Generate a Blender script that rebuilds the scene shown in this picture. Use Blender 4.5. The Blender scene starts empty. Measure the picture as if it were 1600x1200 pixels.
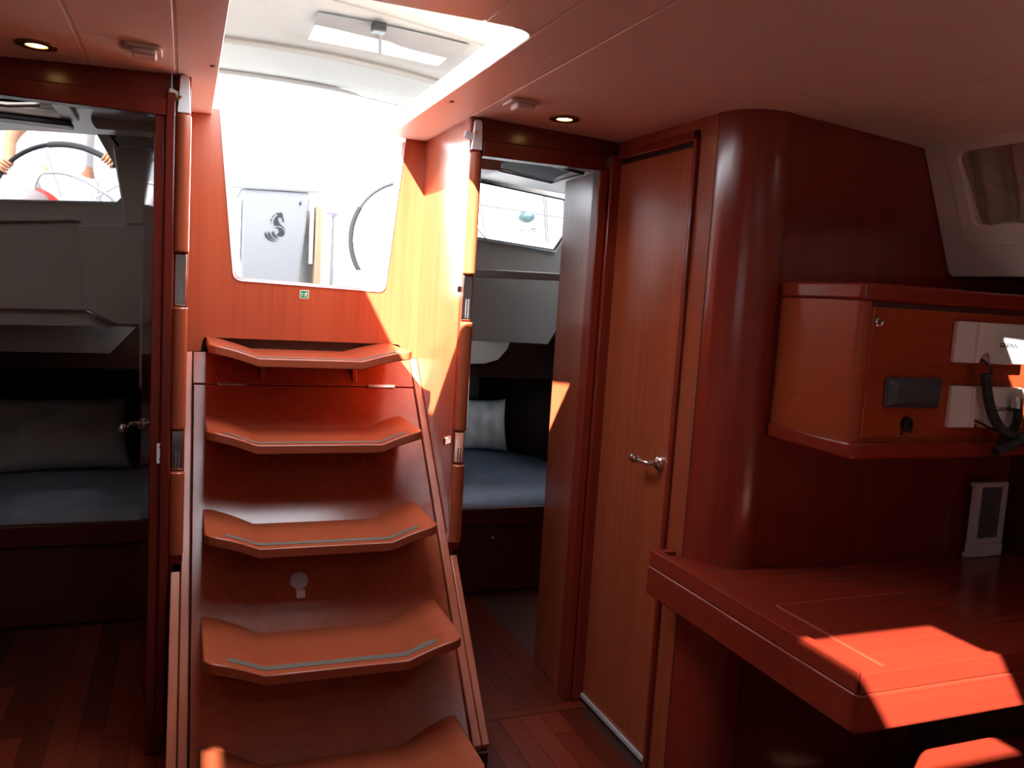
import bpy, bmesh, math, random
from mathutils import Vector, Matrix
random.seed(7)
SC = bpy.context.scene
COL = SC.collection

# ------------------------------------------------------------------ camera
F = 1300.0
CAM = Vector((0.0, 0.0, 1.38))
_Y = Vector((290 - 800, 430 - 600, F)).normalized()          # world axes seen from the camera (x right, y down, z ahead)
_D = Vector((-756, 12300, F))
_D = (_D - _Y * _D.dot(_Y)).normalized()
_Z = -_D
_X = _Y.cross(_Z)
RW = Matrix((_X, _Y, _Z))                                     # camera -> world
cam = bpy.data.cameras.new('camera')
cam.sensor_width = 36.0
cam.lens = F / 1600 * 36.0
cam.clip_start = 0.02
cam.clip_end = 2000
camo = bpy.data.objects.new('camera', cam)
COL.objects.link(camo)
r_, u_, b_ = RW @ Vector((1, 0, 0)), RW @ Vector((0, -1, 0)), RW @ Vector((0, 0, -1))
camo.matrix_world = Matrix(((r_.x, u_.x, b_.x, CAM.x), (r_.y, u_.y, b_.y, CAM.y), (r_.z, u_.z, b_.z, CAM.z), (0, 0, 0, 1)))
SC.camera = camo

# ------------------------------------------------------------------ light and exposure
SUN_DIR = Vector((0.72, 0.87, -1.0)).normalized()
SUN_STRENGTH = 52.0
SKY_STRENGTH = 8.0
SC.view_settings.view_transform = 'Standard'
SC.view_settings.look = 'None'
SC.view_settings.gamma = 1.0
SC.view_settings.use_curve_mapping = False
SC.view_settings.exposure = 0.6
w = bpy.data.worlds.new('sky')
SC.world = w
w.use_nodes = True
bg = w.node_tree.nodes['Background']
bg.inputs[0].default_value = (0.86, 0.93, 1.0, 1)
bg.inputs[1].default_value = SKY_STRENGTH
sun = bpy.data.lights.new('sun', 'SUN')
sun.energy = SUN_STRENGTH
sun.angle = math.radians(0.6)
sun.color = (1.0, 0.95, 0.86)
suno = bpy.data.objects.new('sun', sun)
COL.objects.link(suno)
suno.rotation_euler = SUN_DIR.to_track_quat('-Z', 'Y').to_euler()


def portal(name, cx, cy, cz, sx, sy, rot):
    """daylight portal in a modelled opening (guides sky sampling, gives no light of its own)"""
    l = bpy.data.lights.new(name, 'AREA')
    l.shape = 'RECTANGLE'
    l.size, l.size_y = sx, sy
    l.cycles.is_portal = True
    o = bpy.data.objects.new(name, l)
    COL.objects.link(o)
    o.location = (cx, cy, cz)
    o.rotation_euler = rot


portal('sky_portal_companionway_top', .36, 2.47, 1.99, .6, 1.1, (0, 0, 0))
portal('sky_portal_companionway_aft', .41, 3.03, 1.66, .6, .6, (math.radians(-90), 0, 0))
portal('sky_portal_saloon_hatch', .51, .09, 1.97, .44, .42, (0, 0, 0))
portal('sky_portal_port_hatch', -1.21, .49, 1.92, .18, .18, (0, 0, 0))
portal('sky_portal_bounce_hatch', .6, -1.27, 1.95, .6, .65, (0, 0, 0))
portal('sky_portal_bounce_window', -2.11, -1.25, 1.535, .31, 1.9, (0, math.radians(-90), 0))
portal('sky_portal_left_cabin_window', -.6, 3.66, 1.76, .9, .36, (math.radians(-90), 0, 0))
portal('sky_portal_right_cabin_window', 1.4, 3.72, 1.76, .6, .36, (math.radians(-90), 0, 0))
portal('sky_portal_right_cabin_port', 2.09, 3.98, .82, .4, .7, (0, math.radians(90), 0))
SC.cycles.max_bounces = 14
SC.cycles.diffuse_bounces = 8
SC.cycles.glossy_bounces = 6
SC.cycles.transparent_max_bounces = 12
SC.cycles.sample_clamp_indirect = 12
SC.cycles.caustics_reflective = False
SC.cycles.caustics_refractive = False

# ------------------------------------------------------------------ helpers


def ray(px, py):
    return RW @ Vector((px - 800, py - 600, F))


def at_z(px, py, z):
    d = ray(px, py)
    return CAM + d * ((z - CAM.z) / d.z)


def at_y(px, py, y):
    d = ray(px, py)
    return CAM + d * (y / d.y)


def at_x(px, py, x):
    d = ray(px, py)
    return CAM + d * (x / d.x)


def at_plane(px, py, p, n):
    d = ray(px, py)
    return CAM + d * ((p - CAM).dot(n) / d.dot(n))


class MB:
    """collects shapes into one mesh"""

    def __init__(self):
        self.v, self.f = [], []

    def add(self, vs, fs):
        k = len(self.v)
        self.v += [tuple(p) for p in vs]
        self.f += [tuple(i + k for i in f) for f in fs]
        return self

    def box(self, x0, x1, y0, y1, z0, z1):
        vs = [(x, y, z) for x in (x0, x1) for y in (y0, y1) for z in (z0, z1)]
        return self.add(vs, [(0, 1, 3, 2), (4, 6, 7, 5), (0, 4, 5, 1), (2, 3, 7, 6), (0, 2, 6, 4), (1, 5, 7, 3)])

    def obox(self, c, ax, ay, az):
        """box with centre and three half-axis vectors"""
        c, ax, ay, az = Vector(c), Vector(ax), Vector(ay), Vector(az)
        vs = [c + ax * i + ay * j + az * k for i in (-1, 1) for j in (-1, 1) for k in (-1, 1)]
        return self.add(vs, [(0, 1, 3, 2), (4, 6, 7, 5), (0, 4, 5, 1), (2, 3, 7, 6), (0, 2, 6, 4), (1, 5, 7, 3)])

    def prism(self, poly, vec):
        vec = Vector(vec)
        n = len(poly)
        vs = [Vector(p) for p in poly] + [Vector(p) + vec for p in poly]
        fs = [tuple(range(n))[::-1], tuple(range(n, 2 * n))] + [(i, (i + 1) % n, n + (i + 1) % n, n + i) for i in range(n)]
        return self.add(vs, fs)

    def plate(self, outer, holes, vec):
        """polygon with holes, extruded by vec"""
        bm = bmesh.new()
        for loop in [outer] + list(holes):
            vs = [bm.verts.new(p) for p in loop]
            for i in range(len(vs)):
                bm.edges.new((vs[i], vs[(i + 1) % len(vs)]))
        bmesh.ops.triangle_fill(bm, use_beauty=True, use_dissolve=False, edges=bm.edges[:])
        r = bmesh.ops.extrude_face_region(bm, geom=bm.faces[:])
        nv = [g for g in r['geom'] if isinstance(g, bmesh.types.BMVert)]
        bmesh.ops.translate(bm, verts=nv, vec=Vector(vec))
        bmesh.ops.recalc_face_normals(bm, faces=bm.faces[:])
        bm.verts.index_update()
        self.add([v.co.copy() for v in bm.verts], [[v.index for v in f.verts] for f in bm.faces])
        bm.free()
        return self

    def tube(self, path, r, seg=10, cap=True):
        path = [Vector(p) for p in path]
        n = len(path)
        rs = r if isinstance(r, (list, tuple)) else [r] * n
        rings = []
        prev = None
        for i, p in enumerate(path):
            t = (path[min(i + 1, n - 1)] - path[max(i - 1, 0)]).normalized()
            if prev is None:
                a = Vector((0, 0, 1)) if abs(t.z) < .9 else Vector((1, 0, 0))
                s = t.cross(a).normalized()
            else:
                s = (prev - t * prev.dot(t)).normalized()
            prev = s
            q = t.cross(s)
            rings.append([p + (s * math.cos(2 * math.pi * k / seg) + q * math.sin(2 * math.pi * k / seg)) * rs[i] for k in range(seg)])
        vs = [v for ring in rings for v in ring]
        fs = [(i * seg + k, i * seg + (k + 1) % seg, (i + 1) * seg + (k + 1) % seg, (i + 1) * seg + k) for i in range(n - 1) for k in range(seg)]
        if cap:
            fs += [tuple(range(seg))[::-1], tuple((n - 1) * seg + k for k in range(seg))]
        return self.add(vs, fs)

    def lathe(self, prof, c, axis=(0, 0, 1), seg=24):
        """profile [(radius, height)] turned round an axis through c"""
        ax = Vector(axis).normalized()
        a = Vector((0, 0, 1)) if abs(ax.z) < .9 else Vector((1, 0, 0))
        s = ax.cross(a).normalized()
        q = ax.cross(s)
        c = Vector(c)
        vs = []
        for r, h in prof:
            vs += [c + ax * h + (s * math.cos(2 * math.pi * k / seg) + q * math.sin(2 * math.pi * k / seg)) * r for k in range(seg)]
        n = len(prof)
        fs = [(i * seg + k, i * seg + (k + 1) % seg, (i + 1) * seg + (k + 1) % seg, (i + 1) * seg + k) for i in range(n - 1) for k in range(seg)]
        fs += [tuple(range(seg))[::-1], tuple((n - 1) * seg + k for k in range(seg))]
        return self.add(vs, fs)

    def ball(self, c, r, nu=16, nv=10):
        c = Vector(c)
        rx, ry, rz = r if isinstance(r, (list, tuple)) else (r, r, r)
        vs = [c + Vector((rx * math.sin(math.pi * j / nv) * math.cos(2 * math.pi * i / nu),
                          ry * math.sin(math.pi * j / nv) * math.sin(2 * math.pi * i / nu),
                          rz * math.cos(math.pi * j / nv))) for j in range(nv + 1) for i in range(nu)]
        fs = [(j * nu + i, (j + 1) * nu + i, (j + 1) * nu + (i + 1) % nu, j * nu + (i + 1) % nu) for j in range(nv) for i in range(nu)]
        return self.add(vs, fs)

    def build(self, name, mat, parent=None, bevel=0, seg=2, smooth=True, angle=35, weld=False):
        me = bpy.data.meshes.new(name)
        me.from_pydata(self.v, [], self.f)
        bm = bmesh.new()
        bm.from_mesh(me)
        bmesh.ops.remove_doubles(bm, verts=bm.verts[:], dist=1e-6)
        bmesh.ops.recalc_face_normals(bm, faces=bm.faces[:])
        bm.to_mesh(me)
        bm.free()
        me.materials.append(mat)
        if smooth:
            for p in me.polygons:
                p.use_smooth = True
            me.set_sharp_from_angle(angle=math.radians(angle))
        o = bpy.data.objects.new(name, me)
        COL.objects.link(o)
        if bevel:
            b = o.modifiers.new('bevel', 'BEVEL')
            b.width, b.segments, b.limit_method, b.angle_limit = bevel, seg, 'ANGLE', math.radians(40)
            b.harden_normals = False
        if parent is not None:
            o.parent = parent
            o.matrix_parent_inverse = world_of(parent).inverted()
        return o


_W = {}


def world_of(o):
    m = Matrix.LocRotScale(o.location, o.rotation_euler.to_quaternion(), Vector((1, 1, 1)))
    if o.parent is not None:
        return world_of(o.parent) @ o.matrix_parent_inverse @ m
    return m


def thing(name, label, cat, loc=(0, 0, 0), group=None):
    o = bpy.data.objects.new(name, None)
    o.empty_display_size = .05
    COL.objects.link(o)
    o.location = loc
    o['label'], o['category'] = label, cat
    if group:
        o['group'] = group
    return o


def tag(o, label, cat, group=None, kind=None):
    o['label'], o['category'] = label, cat
    if group:
        o['group'] = group
    if kind:
        o['kind'] = kind
    return o


def struct(o, label=None):
    o['kind'] = 'structure'
    if label:
        o['label'] = label
    return o


def copy_tree(o, shift, parent=None):
    c = o.copy()
    COL.objects.link(c)
    if parent is None:
        c.location = o.location + Vector(shift)
    else:
        c.parent = parent
    for ch in [k for k in bpy.data.objects if k.parent == o]:
        copy_tree(ch, shift, c)
    return c


def arc(cx, cy, r, a0, a1, n=8):
    return [(cx + r * math.cos(math.radians(a0 + (a1 - a0) * i / n)), cy + r * math.sin(math.radians(a0 + (a1 - a0) * i / n))) for i in range(n + 1)]


def rrect(x0, x1, y0, y1, r, n=5):
    return arc(x1 - r, y1 - r, r, 0, 90, n) + arc(x0 + r, y1 - r, r, 90, 180, n) + arc(x0 + r, y0 + r, r, 180, 270, n) + arc(x1 - r, y0 + r, r, 270, 360, n)


def round_poly(pts, r, n=5):
    """2-D polygon with rounded corners"""
    out = []
    k = len(pts)
    for i in range(k):
        p, a, b = Vector(pts[i]), Vector(pts[i - 1]), Vector(pts[(i + 1) % k])
        rr = r[i] if isinstance(r, (list, tuple)) else r
        if rr <= 0:
            out.append(tuple(p))
            continue
        d1, d2 = (a - p).normalized(), (b - p).normalized()
        p1, p2 = p + d1 * rr, p + d2 * rr
        for j in range(n + 1):
            t = j / n
            q = p1 * (1 - t) ** 2 + p * 2 * t * (1 - t) + p2 * t * t
            out.append(tuple(q))
    return out


def text_mesh(name, body, size, mat, parent, M4, depth=.0006):
    cu = bpy.data.curves.new(name, 'FONT')
    cu.body = body
    cu.size = size
    cu.align_x, cu.align_y = 'CENTER', 'CENTER'
    cu.extrude = depth
    cu.resolution_u = 3
    tmp = bpy.data.objects.new('tmp_text', cu)
    COL.objects.link(tmp)
    dg = bpy.context.evaluated_depsgraph_get()
    me = bpy.data.meshes.new_from_object(tmp.evaluated_get(dg))
    bpy.data.objects.remove(tmp)
    me.transform(M4)
    me.name = name
    me.materials.clear()
    me.materials.append(mat)
    o = bpy.data.objects.new(name, me)
    COL.objects.link(o)
    if parent is not None:
        o.parent = parent
        o.matrix_parent_inverse = world_of(parent).inverted()
    return o


# ------------------------------------------------------------------ materials
def srgb(r, g, b):
    def f(c):
        c /= 255
        return c / 12.92 if c <= .04045 else ((c + .055) / 1.055) ** 2.4
    return (f(r), f(g), f(b), 1)


def mat(name, col, rough=.5, metal=0, spec=.5, coat=0, sheen=0):
    m = bpy.data.materials.new(name)
    m.use_nodes = True
    b = m.node_tree.nodes['Principled BSDF']
    b.inputs['Base Color'].default_value = col
    b.inputs['Roughness'].default_value = rough
    b.inputs['Metallic'].default_value = metal
    b.inputs['Specular IOR Level'].default_value = spec
    b.inputs['Coat Weight'].default_value = coat
    b.inputs['Coat Roughness'].default_value = .08
    if sheen:
        b.inputs['Sheen Weight'].default_value = sheen
    return m


def wood(name, dark, light, grain='z', rough=.3, scale=1.0, per_object=0.0, spec=.5, bump=.012):
    """varnished veneer: fine stretched streaks plus pores, grain along one world axis"""
    m = mat(name, light, rough, spec=spec)
    nt = m.node_tree
    N, L = nt.nodes, nt.links
    b = N['Principled BSDF']
    tc = N.new('ShaderNodeTexCoord')
    mp = N.new('ShaderNodeMapping')
    L.new(tc.outputs['Object'], mp.inputs['Vector'])
    s = {'x': (1.2, 45, 45), 'y': (45, 1.2, 45), 'z': (45, 45, 1.2)}[grain]
    mp.inputs['Scale'].default_value = tuple(k * scale for k in s)
    n1 = N.new('ShaderNodeTexNoise')
    n1.inputs['Scale'].default_value = 1.0
    n1.inputs['Detail'].default_value = 5
    n1.inputs['Roughness'].default_value = .6
    n1.inputs['Distortion'].default_value = .6
    L.new(mp.outputs[0], n1.inputs['Vector'])
    mp2 = N.new('ShaderNodeMapping')
    L.new(tc.outputs['Object'], mp2.inputs['Vector'])
    mp2.inputs['Scale'].default_value = tuple(k * .12 for k in s)
    n2 = N.new('ShaderNodeTexNoise')
    n2.inputs['Scale'].default_value = 1.0
    n2.inputs['Detail'].default_value = 3
    L.new(mp2.outputs[0], n2.inputs['Vector'])
    mx = N.new('ShaderNodeMath')
    mx.operation = 'MULTIPLY_ADD'
    mx.inputs[1].default_value = .55
    L.new(n1.outputs['Fac'], mx.inputs[0])
    m2 = N.new('ShaderNodeMath')
    m2.operation = 'MULTIPLY'
    m2.inputs[1].default_value = .45
    L.new(n2.outputs['Fac'], m2.inputs[0])
    L.new(m2.outputs[0], mx.inputs[2])
    fac = mx.outputs[0]
    if per_object:
        oi = N.new('ShaderNodeObjectInfo')
        ma = N.new('ShaderNodeMath')
        ma.operation = 'MULTIPLY_ADD'
        ma.inputs[1].default_value = per_object
        L.new(oi.outputs['Random'], ma.inputs[0])
        L.new(fac, ma.inputs[2])
        sb = N.new('ShaderNodeMath')
        sb.operation = 'SUBTRACT'
        sb.inputs[1].default_value = per_object / 2
        L.new(ma.outputs[0], sb.inputs[0])
        fac = sb.outputs[0]
    cr = N.new('ShaderNodeValToRGB')
    cr.color_ramp.elements[0].position = .3
    cr.color_ramp.elements[0].color = dark
    cr.color_ramp.elements[1].position = .7
    cr.color_ramp.elements[1].color = light
    L.new(fac, cr.inputs[0])
    L.new(cr.outputs[0], b.inputs['Base Color'])
    bp = N.new('ShaderNodeBump')
    bp.inputs['Strength'].default_value = bump
    bp.inputs['Distance'].default_value = .002
    L.new(n1.outputs['Fac'], bp.inputs['Height'])
    L.new(bp.outputs[0], b.inputs['Normal'])
    return m


def noisy(m, scale, amount, bump=0.0, dist=.002):
    """slight mottling of a plain material"""
    nt = m.node_tree
    N, L = nt.nodes, nt.links
    b = N['Principled BSDF']
    c = tuple(b.inputs['Base Color'].default_value)
    tc = N.new('ShaderNodeTexCoord')
    n = N.new('ShaderNodeTexNoise')
    n.inputs['Scale'].default_value = scale
    n.inputs['Detail'].default_value = 4
    L.new(tc.outputs['Object'], n.inputs['Vector'])
    cr = N.new('ShaderNodeValToRGB')
    cr.color_ramp.elements[0].position = .3
    cr.color_ramp.elements[0].color = tuple(k * (1 - amount) for k in c[:3]) + (1,)
    cr.color_ramp.elements[1].position = .7
    cr.color_ramp.elements[1].color = c
    L.new(n.outputs['Fac'], cr.inputs[0])
    L.new(cr.outputs[0], b.inputs['Base Color'])
    if bump:
        bp = N.new('ShaderNodeBump')
        bp.inputs['Strength'].default_value = bump
        bp.inputs['Distance'].default_value = dist
        L.new(n.outputs['Fac'], bp.inputs['Height'])
        L.new(bp.outputs[0], b.inputs['Normal'])
    return m


def emit(name, col, s):
    m = mat(name, col, .5)
    b = m.node_tree.nodes['Principled BSDF']
    b.inputs['Emission Color'].default_value = col
    b.inputs['Emission Strength'].default_value = s
    return m


def pane_glass(name, tint):
    m = bpy.data.materials.new(name)
    m.use_nodes = True
    nt = m.node_tree
    nt.nodes.clear()
    o = nt.nodes.new('ShaderNodeOutputMaterial')
    mix = nt.nodes.new('ShaderNodeMixShader')
    fr = nt.nodes.new('ShaderNodeFresnel')
    fr.inputs[0].default_value = 1.45
    t = nt.nodes.new('ShaderNodeBsdfTransparent')
    t.inputs[0].default_value = tuple(math.sqrt(k) for k in tint[:3]) + (1,)   # two faces per pane
    g = nt.nodes.new('ShaderNodeBsdfGlossy')
    g.inputs['Roughness'].default_value = .03
    ge = nt.nodes.new('ShaderNodeNewGeometry')
    inv = nt.nodes.new('ShaderNodeMath')
    inv.operation = 'SUBTRACT'
    inv.inputs[0].default_value = 1.0
    nt.links.new(ge.outputs['Backfacing'], inv.inputs[1])
    mul = nt.nodes.new('ShaderNodeMath')
    mul.operation = 'MULTIPLY'
    nt.links.new(fr.outputs[0], mul.inputs[0])
    nt.links.new(inv.outputs[0], mul.inputs[1])
    nt.links.new(mul.outputs[0], mix.inputs[0])
    nt.links.new(t.outputs[0], mix.inputs[1])
    nt.links.new(g.outputs[0], mix.inputs[2])
    nt.links.new(mix.outputs[0], o.inputs[0])
    return m


CH_D, CH_L = (.28, .055, .023, 1), (.40, .092, .037, 1)       # cherry veneer
MA_D, MA_L = (.19, .020, .010, 1), (.28, .031, .015, 1)       # redder solid mahogany
W_Z = wood('cherry_veneer_upright', CH_D, CH_L, 'z', .22, spec=.65)
W_E = wood('pale_solid_cherry', (.44, .11, .058, 1), (.54, .16, .085, 1), 'z', .3, spec=.7)
W_X = wood('cherry_veneer_athwart', CH_D, CH_L, 'x', .3)
W_Y = wood('cherry_veneer_fore_aft', CH_D, CH_L, 'y', .3)
M_X = wood('mahogany_athwart', MA_D, MA_L, 'x', .22, bump=0)
M_Y = wood('mahogany_fore_aft', MA_D, MA_L, 'y', .2)
M_H = wood('shaded_mahogany_header', (.11, .012, .007, 1), (.17, .021, .012, 1), 'x', .22)  # mahogany darkened to paint in the shade over the doorways
M_J = wood('shaded_mahogany_jamb', (.11, .012, .007, 1), (.17, .021, .012, 1), 'z', .22)  # same shade put into the colour of the door jambs
M_Z = wood('mahogany_upright', MA_D, MA_L, 'z', .2, spec=.7)
FLOOR_W = wood('floor_plank_wood', (.11, .014, .007, 1), (.23, .032, .013, 1), 'y', .33, per_object=.5)
FLOOR_J = mat('floor_joint', (.05, .012, .006, 1), .6)
CEIL = noisy(mat('ceiling_vinyl', (.86, .76, .70, 1), .45), 6, .04)
LINER = noisy(mat('white_liner', (.66, .62, .58, 1), .35), 5, .04)
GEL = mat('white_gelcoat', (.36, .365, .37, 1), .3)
HATCHW = mat('white_hatch_moulding', (.82, .83, .84, 1), .3)
CANVAS = noisy(mat('cream_canvas', (.27, .255, .24, 1), .8), 4, .06, .1)
CANVAS_D = noisy(mat('grey_blind_cloth', (.17, .165, .16, 1), .8), 7, .12, .15)
CHROME = mat('polished_chrome', (.78, .78, .78, 1), .12, 1)
STEEL = mat('brushed_steel', (.72, .72, .73, 1), .32, 1)
BRASS = mat('dull_brass_trim', (.28, .16, .07, 1), .35, 1)
BLACK = mat('black_plastic', (.012, .012, .013, 1), .4)
RUBBER = mat('black_rubber', (.015, .015, .016, 1), .6)
GREYP = mat('slate_grey_plastic', (.06, .065, .08, 1), .35)
GRIP = noisy(mat('grey_grip_strip', (.15, .13, .11, 1), .75), 220, .3, .2)
HULLW = noisy(mat('white_hull_lining', (.88, .83, .80, 1), .4), 5, .03)
WHITEP = noisy(mat('white_plastic', (.74, .70, .68, 1), .35), 8, .05)
VENTP = mat('pale_grey_vent', (.50, .47, .48, 1), .4)
CEILP = mat('ceiling_fitting_plastic', (.66, .56, .50, 1), .4)
SHEET = noisy(mat('blue_grey_sheet', (.42, .48, .62, 1), .85), 9, .18, .25, .01)
PILLOW = noisy(mat('pale_pillow_cotton', (.78, .73, .70, 1), .9), 9, .05, .12, .01)
CURT = noisy(mat('taupe_curtain', (.44, .35, .29, 1), .85), 30, .25)
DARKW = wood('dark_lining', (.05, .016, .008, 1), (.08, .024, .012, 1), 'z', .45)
SCREEN = mat('grey_lcd_screen', (.13, .12, .115, 1), .15)
LETTER = mat('grey_print', (.05, .05, .055, 1), .6)
LOGO = noisy(mat('dark_silver_emblem', (.035, .035, .045, 1), .4), 300, .4)
GREEN = mat('exit_sign_green', (.0, .26, .10, 1), .5)
SIGNW = mat('exit_sign_white', (.8, .85, .75, 1), .5)
TEAK = wood('pale_teak', (.50, .30, .18, 1), (.68, .46, .30, 1), 'z', .5)
SKIN = noisy(mat('helmsman_skin', (.62, .27, .15, 1), .5), 25, .12)  # the helmsman's own skin colour
CLOTH = noisy(mat('white_cotton', (.80, .80, .80, 1), .85), 12, .06, .2, .01)
HAIR = noisy(mat('brown_hair', (.10, .06, .035, 1), .7), 60, .5)
RED = mat('red_webbing', (.65, .03, .03, 1), .6)
TEALB = mat('teal_cowling', (.012, .035, .040, 1), .5)
WIRE = mat('grey_wire', (.03, .03, .03, 1), .6)
HATCHD = mat('smoked_acrylic', (.020, .020, .030, 1), .65, spec=.15)
HATCHF = mat('dark_hatch_frame', (.03, .025, .03, 1), .4)
SEAMM = mat('screw_cap_brown', (.30, .20, .16, 1), .6)  # plain brown of the ceiling screw caps
GLASS_C = pane_glass('clear_acrylic', (.86, .86, .88, 1))
GLASS_T = pane_glass('smoke_tinted_acrylic', (.13, .13, .135, 1))
GLASS_R = pane_glass('lightly_tinted_acrylic', (.7, .7, .71, 1))
GLASS_H = pane_glass('deck_hatch_acrylic', (.40, .40, .40, 1))
GLASS_P = pane_glass('bounce_window_glass', (.13, .13, .13, 1))
GLASS_B = pane_glass('portlight_glass', (.8, .8, .8, 1))
def milky(name, col):
    m = bpy.data.materials.new(name)
    m.use_nodes = True
    nt = m.node_tree
    nt.nodes.clear()
    o = nt.nodes.new('ShaderNodeOutputMaterial')
    t = nt.nodes.new('ShaderNodeBsdfTranslucent')
    t.inputs[0].default_value = col
    d = nt.nodes.new('ShaderNodeBsdfDiffuse')
    d.inputs[0].default_value = (.5, .5, .5, 1)
    mx = nt.nodes.new('ShaderNodeMixShader')
    mx.inputs[0].default_value = .5
    nt.links.new(t.outputs[0], mx.inputs[1])
    nt.links.new(d.outputs[0], mx.inputs[2])
    nt.links.new(mx.outputs[0], o.inputs[0])
    return m


MILKY = milky('milky_hatch_acrylic', (.12, .115, .115, 1))
LAMP = emit('halogen_bulb', (1.0, .62, .22, 1), 9.0)
SEA = noisy(mat('sea_water', (.03, .10, .13, 1), .1), .4, .5)


def cz(x):
    """underside of the cambered deckhead"""
    return 1.915 - .030 * (x - .45) ** 2


# ------------------------------------------------------------------ ceiling
def cell_solid(x0, x1, y0, y1, holes, name, parent, m=CEIL, th=.005, zf=cz, step=.18, bevel=0):
    xs = sorted(set([x0, x1] + [h[i] for h in holes for i in (0, 1) if x0 < h[i] < x1]))
    xx = []
    for a, b in zip(xs, xs[1:]):
        n = max(1, int((b - a) / step))
        xx += [a + (b - a) * i / n for i in range(n)]
    xx.append(xs[-1])
    ys = sorted(set([y0, y1] + [h[i] for h in holes for i in (2, 3) if y0 < h[i] < y1]))
    cells = set()
    for i in range(len(xx) - 1):
        for j in range(len(ys) - 1):
            cx, cy = (xx[i] + xx[i + 1]) / 2, (ys[j] + ys[j + 1]) / 2
            if not any(h[0] < cx < h[1] and h[2] < cy < h[3] for h in holes):
                cells.add((i, j))
    mb = MB()

    def P(i, j, k):
        return (xx[i], ys[j], zf(xx[i]) + th * k)
    for i, j in cells:
        mb.add([P(i, j, 0), P(i, j + 1, 0), P(i + 1, j + 1, 0), P(i + 1, j, 0)], [(0, 1, 2, 3)])
        mb.add([P(i, j, 1), P(i, j + 1, 1), P(i + 1, j + 1, 1), P(i + 1, j, 1)], [(3, 2, 1, 0)])
        for (di, dj), (a, b) in {(-1, 0): ((0, 0), (0, 1)), (1, 0): ((1, 1), (1, 0)), (0, -1): ((1, 0), (0, 0)), (0, 1): ((0, 1), (1, 1))}.items():
            if (i + di, j + dj) not in cells:
                A, B = (i + a[0], j + a[1]), (i + b[0], j + b[1])
                mb.add([P(*A, 0), P(*B, 0), P(*B, 1), P(*A, 1)], [(0, 1, 2, 3)])
    return mb.build(name, m, parent, bevel=bevel)


HX0, HX1, HY0 = .070, .655, 1.63                                # companionway slot in the deckhead
H_SALOON = (.300, .715, -.12, .277)
H_PORT = (-1.165, -1.10, .42, .68)
H_BOUNCE = (.34, .86, -1.53, -1.0)  # unseen forward hatch, added for bounce light on the ceiling
H_STBD = (1.445, 1.60, .74, 1.0)
DZ = lambda x: cz(x) + .0016
COMP = (HX0 - .006, HX1 + .006, HY0 - .006, 3.0)
WELL = (-.05, .83, 2.999, 3.7)
H_LCAB = (-.95, -.375, 2.62, 3.10)
deck = cell_solid(-2.3, 2.6, -2.7, 3.62, [COMP, WELL, H_SALOON, H_PORT, H_BOUNCE, H_STBD, H_LCAB], 'ceiling', None, CEILP, .06, DZ, .2)
struct(deck, 'dark core of the deckhead above the ceiling panels')
g = .0028
for (x0, x1, y0, y1) in [(-2.1, -.238, .75, 2.47), (-.238, -.032, .75, 2.47), (-.032, HX0, .75, 2.99),
                         (HX0, .541, .75, HY0), (.541, HX1, .75, HY0), (HX1, .793, .75, 2.99),
                         (.793, 1.53, .75, 2.47), (1.53, 2.2, .75, 1.79)]:
    holes = [H_STBD] if x1 > 1.5 else []
    cell_solid(x0 + g * (x0 > -2), x1 - g * (x1 < 2 and x1 not in (HX0,)), y0, y1, holes, 'ceiling_panel', deck, CEIL, bevel=.002)
cell_solid(-2.3, 2.4, -2.7, .744, [H_SALOON, H_PORT, H_BOUNCE, H_STBD], 'ceiling_panel', deck, CEIL)
for hh, lab in ((H_SALOON, 'tinted saloon deck hatch overhead'), (H_PORT, 'small tinted deck hatch on the port side'), (H_BOUNCE, 'unseen tinted hatch added forward for bounce light'), (H_STBD, 'small tinted deck hatch over the chart table')):
    zc_ = max(cz(hh[0]), cz(hh[1])) + .03
    o = MB().box(hh[0] - .01, hh[1] + .01, hh[2] - .01, hh[3] + .01, zc_ + .04, zc_ + .046).build('deck_hatch', GLASS_H)
    tag(o, lab, 'hatch')
# rounded corners of the companionway slot
for cxx, sx in ((HX1, -1), (HX0, 1)):
    rr = .05
    pts = [(cxx, HY0)] + [(cxx + sx * (rr - rr * math.sin(a)), HY0 + rr - rr * math.cos(a)) for a in [math.pi / 2 * i / 6 for i in range(7)]]
    MB().prism([(p[0], p[1], cz(cxx)) for p in pts], (0, 0, .022)).build('corner_fillet', CEIL, deck)
for px, py in ((332, 103), (706, 160)):
    p = at_z(px, py, 1.91)
    MB().lathe([(.0, -.004), (.006, -.003), (.0065, 0), (.0065, .004)], (p.x, p.y, cz(p.x)), seg=12).build('screw_cap', SEAMM, deck)
# curved joint near the column
p0, p1, p2 = at_z(1235, 143, 1.89), at_z(1285, 155, 1.885), at_z(1330, 175, 1.88)
MB().tube([(p.x, p.y, cz(p.x) + .0005) for p in (p0, (p0 + p2) / 2 * .4 + p1 * .6, p2)], .0016, 6).build('curved_joint', CEILP, deck)
for (a, b) in (((800, 2), (768, 32)), ((893, 71), (830, 112))):
    q0, q1 = at_z(*a, 1.911), at_z(*b, 1.911)
    MB().tube([(q0.x, q0.y, cz(q0.x) + .0006), (q1.x, q1.y, cz(q1.x) + .0006)], .0012, 6).build('panel_joint', CEILP, deck)

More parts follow.
